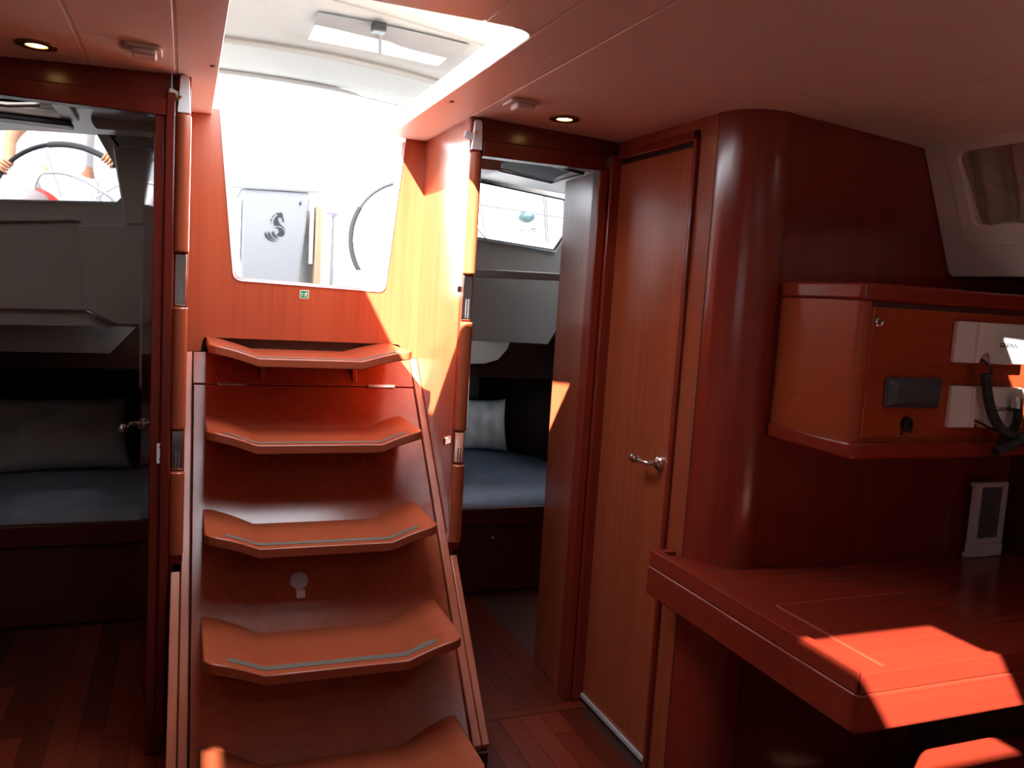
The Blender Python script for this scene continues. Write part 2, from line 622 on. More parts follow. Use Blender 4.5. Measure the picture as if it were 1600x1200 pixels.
# companionway surround (white moulding), sliding hatch
sur = MB()
sur.prism([(HX1 + .001, HY0 - .03, 1.915), (HX1 + .04, HY0 - .03, 1.915), (HX1 + .06, HY0 - .03, 1.978), (HX1 + .042, HY0 - .03, 1.978)], (0, 3.0 - HY0 + .03, 0))
sur.box(HX0 - .03, HX0 - .001, HY0 - .03, 3.0, 1.915, 1.978)
sur.box(HX0 - .03, HX1 + .03, HY0 - .03, HY0 - .001, 1.916, 1.972)
so = sur.build('companionway_coaming', HATCHW, None, .004)
tag(so, 'white moulded coaming lining the companionway opening in the ceiling', 'coaming')
MB().box(HX1 + .008, HX1 + .024, 1.925, 1.957, 1.955, 1.972).build('latch', GREYP, so, .003)

# ------------------------------------------------------------------ floor
fl = MB()
fl.box(-2.3, 2.6, -2.7, 5.3, -.06, -.0035)
floor = struct(fl.build('floor', FLOOR_J), 'dark wooden cabin sole under the planks')
pw = .0735
for i in range(-8, 18):
    x0 = .02 + i * pw
    if x0 + pw > 1.305:
        continue
    y = -.2 - random.random() * .5
    while y < 3.48:
        ln = .55 + .35 * random.random()
        y1 = min(y + ln, 3.485)
        if y < 2.42 and y1 > 2.39 and x0 > .8:
            y1 = 2.40
        if y1 > .6:
            MB().box(x0 + .0008, x0 + pw - .0008, y + .0008, y1 - .0008, -.0034, 0).build('plank', FLOOR_W, floor, smooth=False)
        y = y1 if not (x0 > .8 and abs(y1 - 2.40) < 1e-6) else 2.445
MB().box(.83, 1.30, 2.4012, 2.4438, -.0034, .0006).build('threshold_strip', wood('threshold_wood', (.13, .018, .008, 1), (.20, .028, .012, 1), 'x', .35), floor)

# ------------------------------------------------------------------ walls
FY, BY = 2.47, 2.99                                              # cabin bulkhead, companionway bulkhead
WX = 1.305                                                       # longitudinal wall with the narrow door
# companionway bulkhead with trapezoid opening and the slot for the top step
bot = 1.128
op = round_poly([(.722, 1.90), (.672, 1.362), (.150, 1.372), (.094, 1.93)], [0, .028, .03, 0], 6)
outer2 = [(-.018, bot), (.052, bot)] + round_poly([(.052, bot), (.060, 1.176), (.74, 1.176), (.745, bot)], [0, .012, .02, 0])[1:-1] + [(.745, bot), (.80, bot), (.80, 1.93), (.722, 1.93)] + op + [(-.018, 1.93)]
seen, o3 = set(), []
for p in outer2:
    k = (round(p[0], 4), round(p[1], 4))
    if k not in seen:
        seen.add(k)
        o3.append(p)
wc = MB().plate([(x, BY, z) for x, z in o3], [], (0, .03, 0)).build('wall_aft', W_Z)
struct(wc, 'cherry bulkhead with the trapezoid companionway opening above the steps')
# white lip round the opening
lip = MB()
pts = op
for (a, b) in zip(pts, pts[1:]):
    A, B = Vector((a[0], BY - .004, a[1])), Vector((b[0], BY - .004, b[1]))
    d = (B - A).normalized()
    nrm = Vector((d.z, 0, -d.x))
    if nrm.dot(Vector((.41, 0, 1.7)) - A) < 0:
        nrm = -nrm
    lip.add([A, B, B + nrm * .012, A + nrm * .012, A + Vector((0, .05, 0)), B + Vector((0, .05, 0)), B + nrm * .012 + Vector((0, .05, 0)), A + nrm * .012 + Vector((0, .05, 0))],
            [(0, 1, 2, 3), (0, 4, 5, 1), (3, 2, 6, 7), (4, 7, 6, 5)])
lip.build('opening_lip', HATCHW, wc)
MB().box(-.02, .82, 3.022, 3.04, 1.0, 1.35).build('backing_board', DARKW, wc)
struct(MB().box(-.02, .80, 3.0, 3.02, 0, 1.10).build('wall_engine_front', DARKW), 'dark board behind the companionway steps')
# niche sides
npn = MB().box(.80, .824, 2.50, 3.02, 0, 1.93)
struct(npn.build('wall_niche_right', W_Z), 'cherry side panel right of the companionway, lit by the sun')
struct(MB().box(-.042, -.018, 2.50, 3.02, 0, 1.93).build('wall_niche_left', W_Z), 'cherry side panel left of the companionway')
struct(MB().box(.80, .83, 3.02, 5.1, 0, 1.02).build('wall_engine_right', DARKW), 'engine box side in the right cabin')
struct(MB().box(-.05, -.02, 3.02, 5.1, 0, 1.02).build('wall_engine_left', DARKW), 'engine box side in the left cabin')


struct(MB().box(.832, .85, 3.022, 3.62, 1.0, 1.97).build('wall_well_right', LINER), 'white side of the cockpit well, right')
struct(MB().box(-.07, -.052, 3.022, 3.62, 1.0, 1.97).build('wall_well_left', LINER), 'white side of the cockpit well, left')


for nm, x0, x1 in (('left', -1.9, -.052), ('right', .832, 2.2)):
    q = MB().box(x0, x1, 3.64 if nm == 'left' else 3.75, 3.90, 1.18, 1.22).box(x0, x1, 3.85, 3.90, .97, 1.18)
    struct(q.build('wall_under_bench_' + nm, DARKW), 'underside of the cockpit bench, %s' % nm)
struct(MB().box(1.72, 2.3, 3.72, 3.75, .97, 1.95).build('wall_outboard_right', LINER), 'outboard lining of the right cabin')
struct(MB().box(-1.9, -.90, 3.635, 3.66, .97, 1.95).build('wall_outboard_left', LINER), 'outboard lining of the left cabin')


def at(px, py):
    return at_y(px, py, FY)


# cabin bulkhead, left and right parts: header board + lower lintel
hl = MB()
hl.box(-1.75, -.045, FY, FY + .03, 1.845, 1.93)
hl.box(-1.75, -.555, FY, FY + .03, 0, 1.845)
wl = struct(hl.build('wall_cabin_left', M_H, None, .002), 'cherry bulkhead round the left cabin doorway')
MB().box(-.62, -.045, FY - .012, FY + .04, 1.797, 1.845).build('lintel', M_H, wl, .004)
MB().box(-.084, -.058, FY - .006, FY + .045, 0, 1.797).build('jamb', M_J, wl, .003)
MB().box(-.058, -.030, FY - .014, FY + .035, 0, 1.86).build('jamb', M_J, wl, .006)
MB().box(-.60, -.555, FY - .012, FY + .04, 0, 1.797).build('jamb', M_Z, wl, .004)
hr = MB()
hr.box(.835, WX, FY, FY + .03, 1.845, 1.93)
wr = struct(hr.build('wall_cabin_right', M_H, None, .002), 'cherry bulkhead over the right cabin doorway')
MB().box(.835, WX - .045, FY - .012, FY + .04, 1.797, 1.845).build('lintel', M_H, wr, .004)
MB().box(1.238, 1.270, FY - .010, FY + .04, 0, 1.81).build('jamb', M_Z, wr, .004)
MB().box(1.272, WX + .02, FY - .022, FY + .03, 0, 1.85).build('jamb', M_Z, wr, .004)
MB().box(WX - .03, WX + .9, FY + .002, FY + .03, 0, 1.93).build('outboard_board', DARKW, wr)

# posts at the niche corners with rounded hand rails
def post(xc, name, label, sec):
    t = thing(name, label, 'post', (xc, FY, 0))
    MB().box(xc - .018, xc + .018, FY + .002, FY + .03, .56, 1.91).build('post_core', M_Z, t, .004)
    for z0, z1, kind in sec:
        if kind == 'wood':
            pr = arc(xc, FY - .004, .0195, 0, -180, 10)
            pr = [(xc + .0195, FY + .004)] + pr + [(xc - .0195, FY + .004)]
            MB().prism([(x, y, z0) for x, y in pr], (0, 0, z1 - z0)).build('hand_rail', W_Z, t, .004)
        elif kind == 'chrome':
            MB().box(xc - .016, xc + .014, FY - .003, FY + .004, z0, z1).build('strike_plate', CHROME, t, .002)
            for s in (-.004, .004):
                MB().box(xc + s - .0012, xc + s + .0012, FY - .006, FY - .002, z0 + .006, z0 + (z1 - z0) * .48).build('strike_slot', STEEL, t)
        elif kind == 'hook':
            h = MB()
            h.prism([(x, FY - .016, z) for x, z in round_poly([(xc - .017, z0), (xc + .017, z0), (xc + .012, z1), (xc - .010, z1)], [.003, .003, .011, .009])], (0, .014, 0))
            h.build('rail_end_bracket', HATCHW, t, .004)
            h2 = MB().obox((xc - .026, FY - .006, (z0 + z1) / 2 - .004), (.014, 0, -.005), (0, .006, 0), (.003, 0, .012))
            h2.build('hook_arm', HATCHW, t, .004)
    return t


zr = lambda py: at_y(725, py, FY).z
zl = lambda py: at_y(287, py, FY).z
pr_ = post(.815, 'hand_rail_post', 'cherry corner post with hand rail, right of the steps, sunlit', [
    (zr(233), zr(185), 'hook'), (zr(428), zr(236), 'wood'), (zr(500), zr(431), 'chrome'), (zr(672), zr(503), 'wood'), (zr(722), zr(675), 'chrome'), (zr(845), zr(725), 'wood')])
MB().box(.783, .7985, FY + .005, FY + .025, zr(457), zr(447)).build('latch_tongue', CHROME, pr_, .002)
lt = MB().obox((.778, FY + .012, zr(689)), (.012, 0, .004), (0, .012, 0), (.0, 0, .012))
lt.build('latch_lever', CHROME, pr_, .004)
pl_ = post(-.012, 'hand_rail_post', 'cherry corner post with hand rail, left of the steps, in shade', [
    (zl(178), zl(118), 'hook'), (zl(395), zl(180), 'wood'), (zl(478), zl(397), 'chrome'), (zl(670), zl(480), 'wood'), (zl(733), zl(673), 'chrome'), (zl(865), zl(736), 'wood')])
for xc, py, px in ((-.052, 152, 282), (.842, 207, 743)):
    p = at_y(px, py, FY - .016)
    MB().lathe([(.005, 0), (.005, .004), (.003, .007)], p, (0, -1, 0), 10).build('brass_pin', mat('bright_brass', (.9, .6, .2, 1), .2, 1), wl if xc < 0 else wr)

# longitudinal wall with the narrow door, curved corner, nav wall
DY0, DY1, DZT = 2.030, 2.462, 1.822
wdo = [(2.47, 0), (2.47, 1.93), (1.918, 1.93), (1.918, 0), (DY0 - .012, 0), (DY0 - .012, DZT + .012), (2.466, DZT + .012), (2.466, 0)]
wd = MB().plate([(WX, y, z) for y, z in wdo], [], (.03, 0, 0)).build('wall_starboard', W_Z)
struct(wd, 'cherry wall that holds the narrow closed door')
# raised frame moulding round the door
fr = MB()
fr.box(WX - .012, WX + .001, DY0 - .030, DY0 - .012, 0, DZT + .04)
fr.build('door_frame', M_Z, wd, .004)
MB().box(WX - .012, WX + .001, DY0 - .030, 2.447, DZT + .012, DZT + .04).build('door_frame', M_Y, wd, .004)
MB().box(WX + .02, WX + .028, DY0 - .01, 2.466, 0, DZT + .01).build('door_rebate', FLOOR_J, wd)
CCX, CCY, CR = 1.437, 1.918, .132
ca = [(CCX + CR * math.cos(math.radians(a)), CCY + CR * math.sin(math.radians(a))) for a in [180 + 90 * i / 20 for i in range(21)]]
ci = [(CCX + (CR - .02) * math.cos(math.radians(a)), CCY + (CR - .02) * math.sin(math.radians(a))) for a in [270 - 90 * i / 20 for i in range(21)]]
colw = MB().prism([(x, y - .002 if i < 21 else y, 0) for i, (x, y) in enumerate(ca + ci)], (0, 0, 1.93)).build('wall_corner', M_Z, None, angle=50)
struct(colw, 'rounded cherry corner between the narrow door and the chart table')
MB().box(WX - .0008, WX + .004, 1.9165, 1.9195, 0, 1.93).build('panel_joint', FLOOR_J, colw)
MB().box(CCX - .0005, CCX + .0025, 1.7848, 1.79, 0, 1.93).build('panel_joint', FLOOR_J, colw)
nw = MB().box(CCX + .002, 2.45, 1.788, 1.815, 0, 1.93).build('wall_nav', M_Z)
struct(nw, 'dark cherry bulkhead behind the chart table')

# doors
d1 = struct(MB().box(WX + .003, WX + .019, DY0, DY1, .012, DZT).build('door_1', W_Z, None, .002), 'narrow closed cherry door with a chrome lever handle')
for py in (340, 675, 1005):
    zc = at_x(945, py, WX).z
    MB().box(WX - .004, WX + .004, DY1 - .004, DY1 + .006, zc - .033, zc + .033).build('hinge', STEEL, d1, .002)


def lever(parent, base, n, along, L=.085, m=CHROME):
    """round rose, neck and bulb-ended lever"""
    base, n, along = Vector(base), Vector(n).normalized(), Vector(along).normalized()
    ro = MB().lathe([(.021, 0), (.021, .006), (.017, .011), (.010, .014)], base, n, 20).build('handle_rose', m, parent)
    a = base + n * .012
    k = base + n * .042
    MB().tube([a, base + n * .034, k + along * .008, k + along * .03, k + along * .05], [.008, .008, .0075, .006, .006], 12).build('handle_neck', m, parent)
    s = k + along * .045
    MB().tube([s, s + along * .006, s + along * .02, s + along * (L - .055), s + along * (L - .047)], [.006, .0125, .0150, .0125, .005], 14).build('handle_lever', m, parent)


hz = at_x(1030, 724, WX)
lever(d1, (WX + .002, hz.y, hz.z), (-1, 0, 0), (-.1, 1, .05))
MB().box(WX - .006, WX + .003, DY0 - .002, DY1, .012, .028).build('door_sweep', VENTP, d1, .002)

# right cabin door leaf, folded open outboard
lf0, lf1 = Vector((1.252, 2.515, 0)), Vector((1.268, 2.79, 0))
dl = (lf1 - lf0).normalized()
dn = Vector((-dl.y, dl.x, 0))
d2m = MB().add([lf0, lf1, lf1 - dn * .022, lf0 - dn * .022] + [p + Vector((0, 0, 1.80)) for p in (lf0, lf1, lf1 - dn * .022, lf0 - dn * .022)],
               [(3, 2, 1, 0), (4, 5, 6, 7), (0, 1, 5, 4), (1, 2, 6, 5), (2, 3, 7, 6), (3, 0, 4, 7)])
d2 = struct(d2m.build('door_2', W_Z, None, .002), 'open cherry door of the right cabin, folded against the side')
for py in (700,):
    zc = at_y(909, py, FY).z
    MB().box(1.243, 1.256, FY + .04, FY + .052, zc - .035, zc + .035).build('hinge', STEEL, d2, .002)
# left cabin door leaf
ll0, ll1 = at_y(247, 600, 2.52), at_y(221, 600, 3.02)
ll0.z = ll1.z = 0
dl = (ll1 - ll0).normalized()
dn = Vector((dl.y, -dl.x, 0))
GLOSSW = wood('glossy_door_veneer', (.12, .022, .008, 1), (.18, .036, .013, 1), 'z', .06)
d3m = MB().add([ll0, ll1, ll1 + dn * .022, ll0 + dn * .022] + [p + Vector((0, 0, 1.79)) for p in (ll0, ll1, ll1 + dn * .022, ll0 + dn * .022)],
               [(3, 2, 1, 0), (4, 5, 6, 7), (0, 1, 5, 4), (1, 2, 6, 5), (2, 3, 7, 6), (3, 0, 4, 7)])
d3 = struct(d3m.build('door_3', GLOSSW, None, .002), 'open glossy door of the left cabin')
hp = at_y(224, 662, 2.95)
lever(d3, (hp.x, hp.y, hp.z), -dn, (-.2, -1, -.05), .09)
lp = MB()
p = at_y(251, 705, FY + .02)
lp.plate([(p.x - .0095 + x, FY - .008, p.z + z) for x, z in rrect(0, .019, -.028, .028, .002)],
         [[(p.x + x + .002 * k, FY - .008, p.z + z) for x, z in arc(0, c, .0035, 0, 360, 8)[:-1]] for k, c in ((0, .017), (1, 0), (0, -.016))], (0, -.003, 0))
lp.build('strike_plate', WHITEP, wl)

# head sill and hull side linings
A, B = Vector((1.881, 1.787, 1.862)), Vector((2.034, 1.787, 1.508))
e = (B - A).normalized()
HN = e.cross(Vector((0, 1, 0))).normalized()
if HN.x > 0:
    HN = -HN


def hull(px, py):
    return at_plane(px, py, A, HN)


w0, w1, w2, w3 = hull(1495, 238), Vector((0, 0, 0)), hull(1518, 354), None


def hpt(y, s):                                                # s metres down the panel from its top edge
    q = A + e * s
    return Vector((q.x, y, q.z))


sl = lambda p: (p - A).dot(e)
ytop, yb_ = w0.y, w2.y
st, sb = sl(hull(1497, 238)), sl(hull(1518, 354))
LEN = (B - A).length
oy = [(1.787, -.02), (1.787, LEN - .012), (1.775, LEN), (-.4, LEN), (-.4, -.03)]
hole = round_poly([(1.682, st), (1.672, sb), (.95, sb), (.95, st)], .028, 5)
ws = MB().plate([hpt(y, s) for y, s in oy], [[hpt(y, s) for y, s in hole]], -HN * .03).build('wall_hull_starboard', HULLW, None, .004)
struct(ws, 'white slanted hull lining with a curtained window, upper right')
fo = round_poly([(1.722, -.02), (1.705, LEN - .09), (.90, LEN - .09), (.90, -.02)], .03, 4)
w1_ = struct(MB().plate([hpt(y, s) - HN * .029 for y, s in round_poly([(1.71, st - .03), (1.70, sb + .03), (.92, sb + .03), (.92, st - .03)], .03, 4)], [], -HN * .006).build('window_1', HATCHD), 'dark pane of the curtained hull window')
MB().plate([hpt(y, s) + HN * .0005 for y, s in fo], [[hpt(y, s) + HN * .0005 for y, s in hole]], HN * .004).build('window_frame', HULLW, ws, .0015)
# curtain in the window
cu = MB()
NY, NS = 110, 8
rows = []
for j in range(NS + 1):
    for i in range(NY + 1):
        y = 1.705 - .77 * i / NY
        s = st - .01 + (sb - st + .02) * j / NS
        ph = i * .62 + 1.4 * math.sin(i * .19) + .25 * math.sin(j * .7 + i * .05)
        d = .0125 * math.sin(ph) + .006 * math.sin(ph * 2.3 + 1)
        rows.append(hpt(y + .012 * (j / NS - .5), s) - HN * (.0145 - d * .68))
cu.add(rows, [(j * (NY + 1) + i, j * (NY + 1) + i + 1, (j + 1) * (NY + 1) + i + 1, (j + 1) * (NY + 1) + i) for j in range(NS) for i in range(NY)])
co = cu.build('window_curtain', CURT, angle=80)
tag(co, 'taupe pleated curtain drawn across the hull window, upper right', 'curtain')
struct(MB().box(2.38, 2.45, -2.7, 1.79, 0, 1.95).build('wall_locker_starboard', DARKW), 'dark outboard lining behind the chart table')
# closing the unseen saloon; white linings and port window added to bounce light
sp = MB()
sp.plate([(-2.1, -2.7, 0), (-2.1, 2.47, 0), (-2.1, 2.47, 1.95), (-2.1, -2.7, 1.95)], [[(-2.1, -2.2 + 1.9 * a, 1.38 + .31 * b) for a, b in ((0, 0), (1, 0), (1, 1), (0, 1))]], (.04, 0, 0))
struct(sp.build('wall_port', HULLW), 'port side of the saloon')
struct(MB().box(-2.09, -2.084, -2.2, -.3, 1.38, 1.69).build('window_4', GLASS_P), 'unseen port saloon window added for bounce light')
struct(MB().box(-2.1, 2.45, -2.7, -2.66, 0, 1.95).build('wall_forward', LINER), 'forward bulkhead of the saloon')
struct(MB().box(2.1, 2.14, -2.7, -.4, 0, 1.95).build('wall_saloon_starboard', LINER), 'starboard side of the saloon')
struct(MB().box(-2.1, -1.7, 2.47, 2.5, 0, 1.95).build('wall_port_aft', HULLW), 'outboard end of the cabin bulkhead')

# unseen settee added under the port window to bounce sunlight
se = thing('bounce_settee', 'unseen settee added under the port window to bounce light', 'settee', (-1.4, -.6, 0))
MB().box(-2.05, -.82, -2.3, 1.1, 0, .30).build('settee_base', W_Z, se, .01)
TERRA = noisy(mat('terracotta_upholstery', (.62, .34, .27, 1), .85), 8, .06)
CREAM = noisy(mat('cream_upholstery', (.72, .66, .58, 1), .85), 8, .06)
for k in range(3):
    MB().box(-1.95, -.80, -2.28 + 1.12 * k, -1.18 + 1.12 * k, .302, .43).build('seat_cushion', TERRA, se, .03, 3)
    MB().box(-2.05, -1.93, -2.28 + 1.12 * k, -1.18 + 1.12 * k, .44, .80).build('back_cushion', CREAM, se, .03, 3)

se = thing('bounce_settee', 'unseen settee added to starboard of the saloon to bounce light', 'settee', (1.7, -.9, 0))  # second unseen settee, its terracotta cushions added to bounce sunlight upward
MB().box(1.36, 2.05, -2.3, .45, 0, .30).build('settee_base', W_Z, se, .01)
TERRA = noisy(mat('terracotta_upholstery', (.62, .34, .27, 1), .85), 8, .06)
for k in range(2):
    MB().box(1.34, 2.02, -2.28 + 1.36 * k, -.94 + 1.36 * k, .302, .43).build('seat_cushion', TERRA, se, .03, 3)

# ------------------------------------------------------------------ aft cabins
PORT_ = rrect(3.66, 4.30, .66, .98, .05)


def cabin(sgn, xin, nm):
    """liner shell of one aft cabin; sgn +1 starboard, -1 port"""
    X = lambda a: xin + sgn * a
    side = MB()
    q = [(X(1.20), 2.5), (X(1.20), 3.6), (X(1.3), 3.6), (X(1.3), 2.5)]
    side.prism([(x, y, 0) for x, y in q], (0, 0, 1.95))
    PT = lambda y: X(1.20 - .04 * (y - 3.6) / .85)
    side.plate([(PT(y), y, z) for y, z in ((3.6, 0), (4.45, 0), (4.45, 1.1), (3.6, 1.1))], [[(PT(y), y, z) for y, z in PORT_]] if sgn > 0 else [], (sgn * .06, 0, 0))
    q = [(X(1.16), 4.45), (X(.95), 5.05), (X(1.0), 5.1), (X(1.3), 4.5)]
    side.prism([(x, y, 0) for x, y in q], (0, 0, 1.1))
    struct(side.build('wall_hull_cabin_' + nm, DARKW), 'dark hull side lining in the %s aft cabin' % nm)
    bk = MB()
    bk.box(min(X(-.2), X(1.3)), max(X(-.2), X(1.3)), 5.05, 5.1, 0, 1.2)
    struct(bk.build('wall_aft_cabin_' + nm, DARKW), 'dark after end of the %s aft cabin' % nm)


cabin(1, .83, 'right')
struct(MB().plate([(2.05 - .04 * (y - 3.6) / .85, y, z) for y, z in rrect(3.65, 4.31, .65, .99, .05)], [], (.006, 0, 0)).build('window_5', GLASS_B), 'portlight in the hull side of the right cabin')
cabin(-1, -.05, 'left')
ck = cell_solid(.83, 2.3, 2.5, 3.6, [], 'ceiling_cabin_right', None, LINER, .02, lambda x: cz(x) - .01)
struct(ck, 'white headliner of the right aft cabin')
ck = cell_solid(-1.6, -.05, 2.5, 3.6, [H_LCAB], 'ceiling_cabin_left', None, LINER, .02, lambda x: cz(x) - .01)
struct(ck, 'white headliner of the left aft cabin')


def winplane(c, slope):
    n = Vector((slope, -1, 0)).normalized()
    return c, n


# right cabin: after face under the cockpit seat, with a window
PR, NR = winplane(Vector((1.19, 3.60, 1.6)), .22)
qr = lambda px, py: at_plane(px, py, PR, NR)
hole_px = [(700, 274), (885, 313), (884, 362), (864, 391), (700, 364)]
outer_px = [(660, 250), (902, 262), (897, 500), (877, 503), (856, 538), (660, 528)]
hole = [qr(*p) for p in hole_px]
wrc = MB().plate([qr(*p) for p in outer_px], [hole], NR * -.03).build('wall_seat_right', LINER, None, .003)
struct(wrc, 'white moulded after face of the right cabin with window')
win2 = MB().plate([qr(*p) - NR * .012 for p in hole_px], [], NR * -.006).build('window_2', GLASS_R)
struct(win2, 'clear cockpit window of the right aft cabin')
hs = [qr(*p) for p in hole_px]
MB().tube([hs[4] + NR * .003, hs[3] + NR * .003, hs[2] + NR * .003, hs[1] + NR * .003, hs[0] + NR * .003], .005, 6).build('window_seal', RUBBER, win2)
cc = sum(hs, Vector()) / 5
MB().tube([p + (p - cc).normalized() * .012 + NR * .003 for p in (hs[4], hs[3], hs[2])], .006, 6).build('window_frame', HATCHW, win2)
# hull-side light face and the lower box
PR2 = Vector((1.3, 3.66, 1.4))
lowr = MB()
lowr.prism([at_y(px, py, 3.585) for px, py in ((660, 430), (893, 440), (893, 428), (660, 415))], (0, -.018, 0))
lowr.build('shelf_edge', LINER, wrc, .006)
lowb = MB().prism([at_y(px, py, 3.80) for px, py in ((690, 520), (800, 525), (793, 545), (778, 562), (757, 568), (690, 569))], (0, .03, 0)).build('inner_box_face', LINER, wrc)
struct(MB().prism([at_y(px, py, 2.80) for px, py in ((690, 234), (784, 244), (783, 267), (690, 257))], (0, .35, 0)).build('trim_1', LINER, None, .004), 'white ceiling box beam in the right cabin')
# smoked deck hatch
hb = [at_z(px, py, 1.868) for px, py in ((783, 257), (797, 250), (813, 250), (892, 271), (857, 284), (782, 264))]
t = thing('deck_hatch', 'dark smoked deck hatch in the right cabin ceiling', 'hatch', (1.2, 3.0, 1.88))
MB().prism([(p.x, p.y, 1.872) for p in hb], (0, 0, .012)).build('acrylic_panel', HATCHD, t, .002)
c0 = sum((Vector((p.x, p.y, 0)) for p in hb), Vector()) / 6
ring = MB()
for k, (rad, zz) in enumerate(((.025, 1.876), (.05, 1.872))):
    po = [Vector((p.x, p.y, zz)) + (Vector((p.x, p.y, 0)) - c0).normalized() * rad for p in hb]
    MB().tube(po + [po[0]], .006, 6).build('frame_ring', CEILP if k == 0 else GREYP, t)

# left cabin
PL, NL = Vector((-.6, 3.60, 1.6)), Vector((0, -1, 0))
ql = lambda px, py: at_y(px, py, 3.60)
hole_px = [(-110, 200), (150, 204), (183, 262), (191, 309), (183, 317), (-110, 311)]
outer_px = [(-160, 186), (258, 194), (262, 520), (222, 512), (182, 509), (135, 485), (-160, 480)]
wlc = MB().plate([ql(*p) for p in outer_px], [[ql(*p) for p in hole_px]], (0, .03, 0)).build('wall_seat_left', LINER, None, .003)
struct(wlc, 'white moulded after face of the left cabin with window')
win3 = struct(MB().plate([ql(*p) + Vector((0, .012, 0)) for p in hole_px], [], (0, .006, 0)).build('window_3', GLASS_T), 'clear cockpit window of the left aft cabin')
hs = [ql(*p) - Vector((0, .003, 0)) for p in hole_px]
MB().tube(hs[1:], .005, 6).build('window_frame', HATCHW, win3)
MB().prism([at_y(px, py, 3.575) for px, py in ((-160, 336), (112, 338), (126, 345), (-160, 347))], (0, .03, 0)).build('moulded_lip', LINER, wlc, .005)
MB().prism([at_y(px, py, 3.56) for px, py in ((120, 352), (256, 348), (258, 512), (220, 508), (182, 508), (135, 484))], (0, .045, 0)).build('moulded_box', LINER, wlc, .006)
MB().prism([at_y(px, py, 3.62) for px, py in ((-160, 360), (124, 352), (136, 486), (184, 510), (-160, 505))], (0, .03, 0)).build('recess_face', LINER, wlc)
MB().prism([at_y(px, py, 3.80) for px, py in ((-200, 500), (216, 508), (172, 552), (-200, 546))], (0, .03, 0)).build('inner_box_face', LINER, wlc)
# pillar, bracket and beam under the deck
pm = MB().prism([at_y(px, py, 3.42) for px, py in ((176, 225), (226, 222), (226, 352), (196, 352))], (0, .05, 0))
pil_ = struct(pm.build('trim_2', LINER, None, .01), 'white moulded pillar in the left cabin')
MB().prism([at_y(px, py, 3.36) for px, py in ((147, 180), (164, 196), (238, 198), (236, 216), (226, 228), (186, 228))], (0, .08, 0)).build('bracket', LINER, pil_, .004)
MB().prism([at_y(px, py, 3.355) for px, py in ((158, 194), (165, 194), (187, 228), (182, 228))], (0, .01, 0)).build('slit', HATCHF, pil_)
MB().lathe([(.006, 0), (.006, .004)], at_y(179, 213, 3.36), (0, -1, 0), 10).build('screw', HATCHF, pil_)
MB().prism([at_y(px, py, 3.2) for px, py in ((138, 170), (254, 182), (254, 208), (150, 201), (144, 192))], (0, .12, 0)).build('beam', LINER, pil_, .004)
# deck hatch over the left berth
t = thing('deck_hatch', 'open bright deck hatch in the left cabin ceiling', 'hatch', (-.66, 2.86, 1.9))
x0, x1, y0, y1 = H_LCAB
zt = cz(-.66) - .012
MB().plate([(x, y, zt - .012) for x, y in rrect(x0 - .045, x1 + .045, y0 - .045, y1 + .045, .04)], [[(x, y, zt - .012) for x, y in rrect(x0 + .004, x1 - .004, y0 + .004, y1 - .004, .03)]], (0, 0, .024)).build('hatch_frame', LINER, t, .004)
MB().box(x0 - .02, x1 + .02, y1 + .01, y1 + .10, zt - .03, zt - .0125).build('blind_cassette', HATCHF, t, .004)
MB().add([(x0 - .01, y0 - .01, zt + .03), (x1 + .01, y0 - .01, zt + .03), (x1 + .01, y1 + .01, zt + .03), (x0 - .01, y1 + .01, zt + .03)], [(0, 1, 2, 3)]).build('translucent_lid', MILKY, t)
MB().tube([(x0 + .06, y1 - .03, zt + .02), (x0 + .15, y1 - .03, zt + .006), (x1 - .15, y1 - .03, zt + .006), (x1 - .06, y1 - .03, zt + .02)], .008, 8).build('hatch_handle', STEEL, t)

# berths
BERTHW = wood('shaded_berth_wood', (.09, .012, .007, 1), (.14, .018, .010, 1), 'x', .3)  # mahogany darkened so the berths look unlit


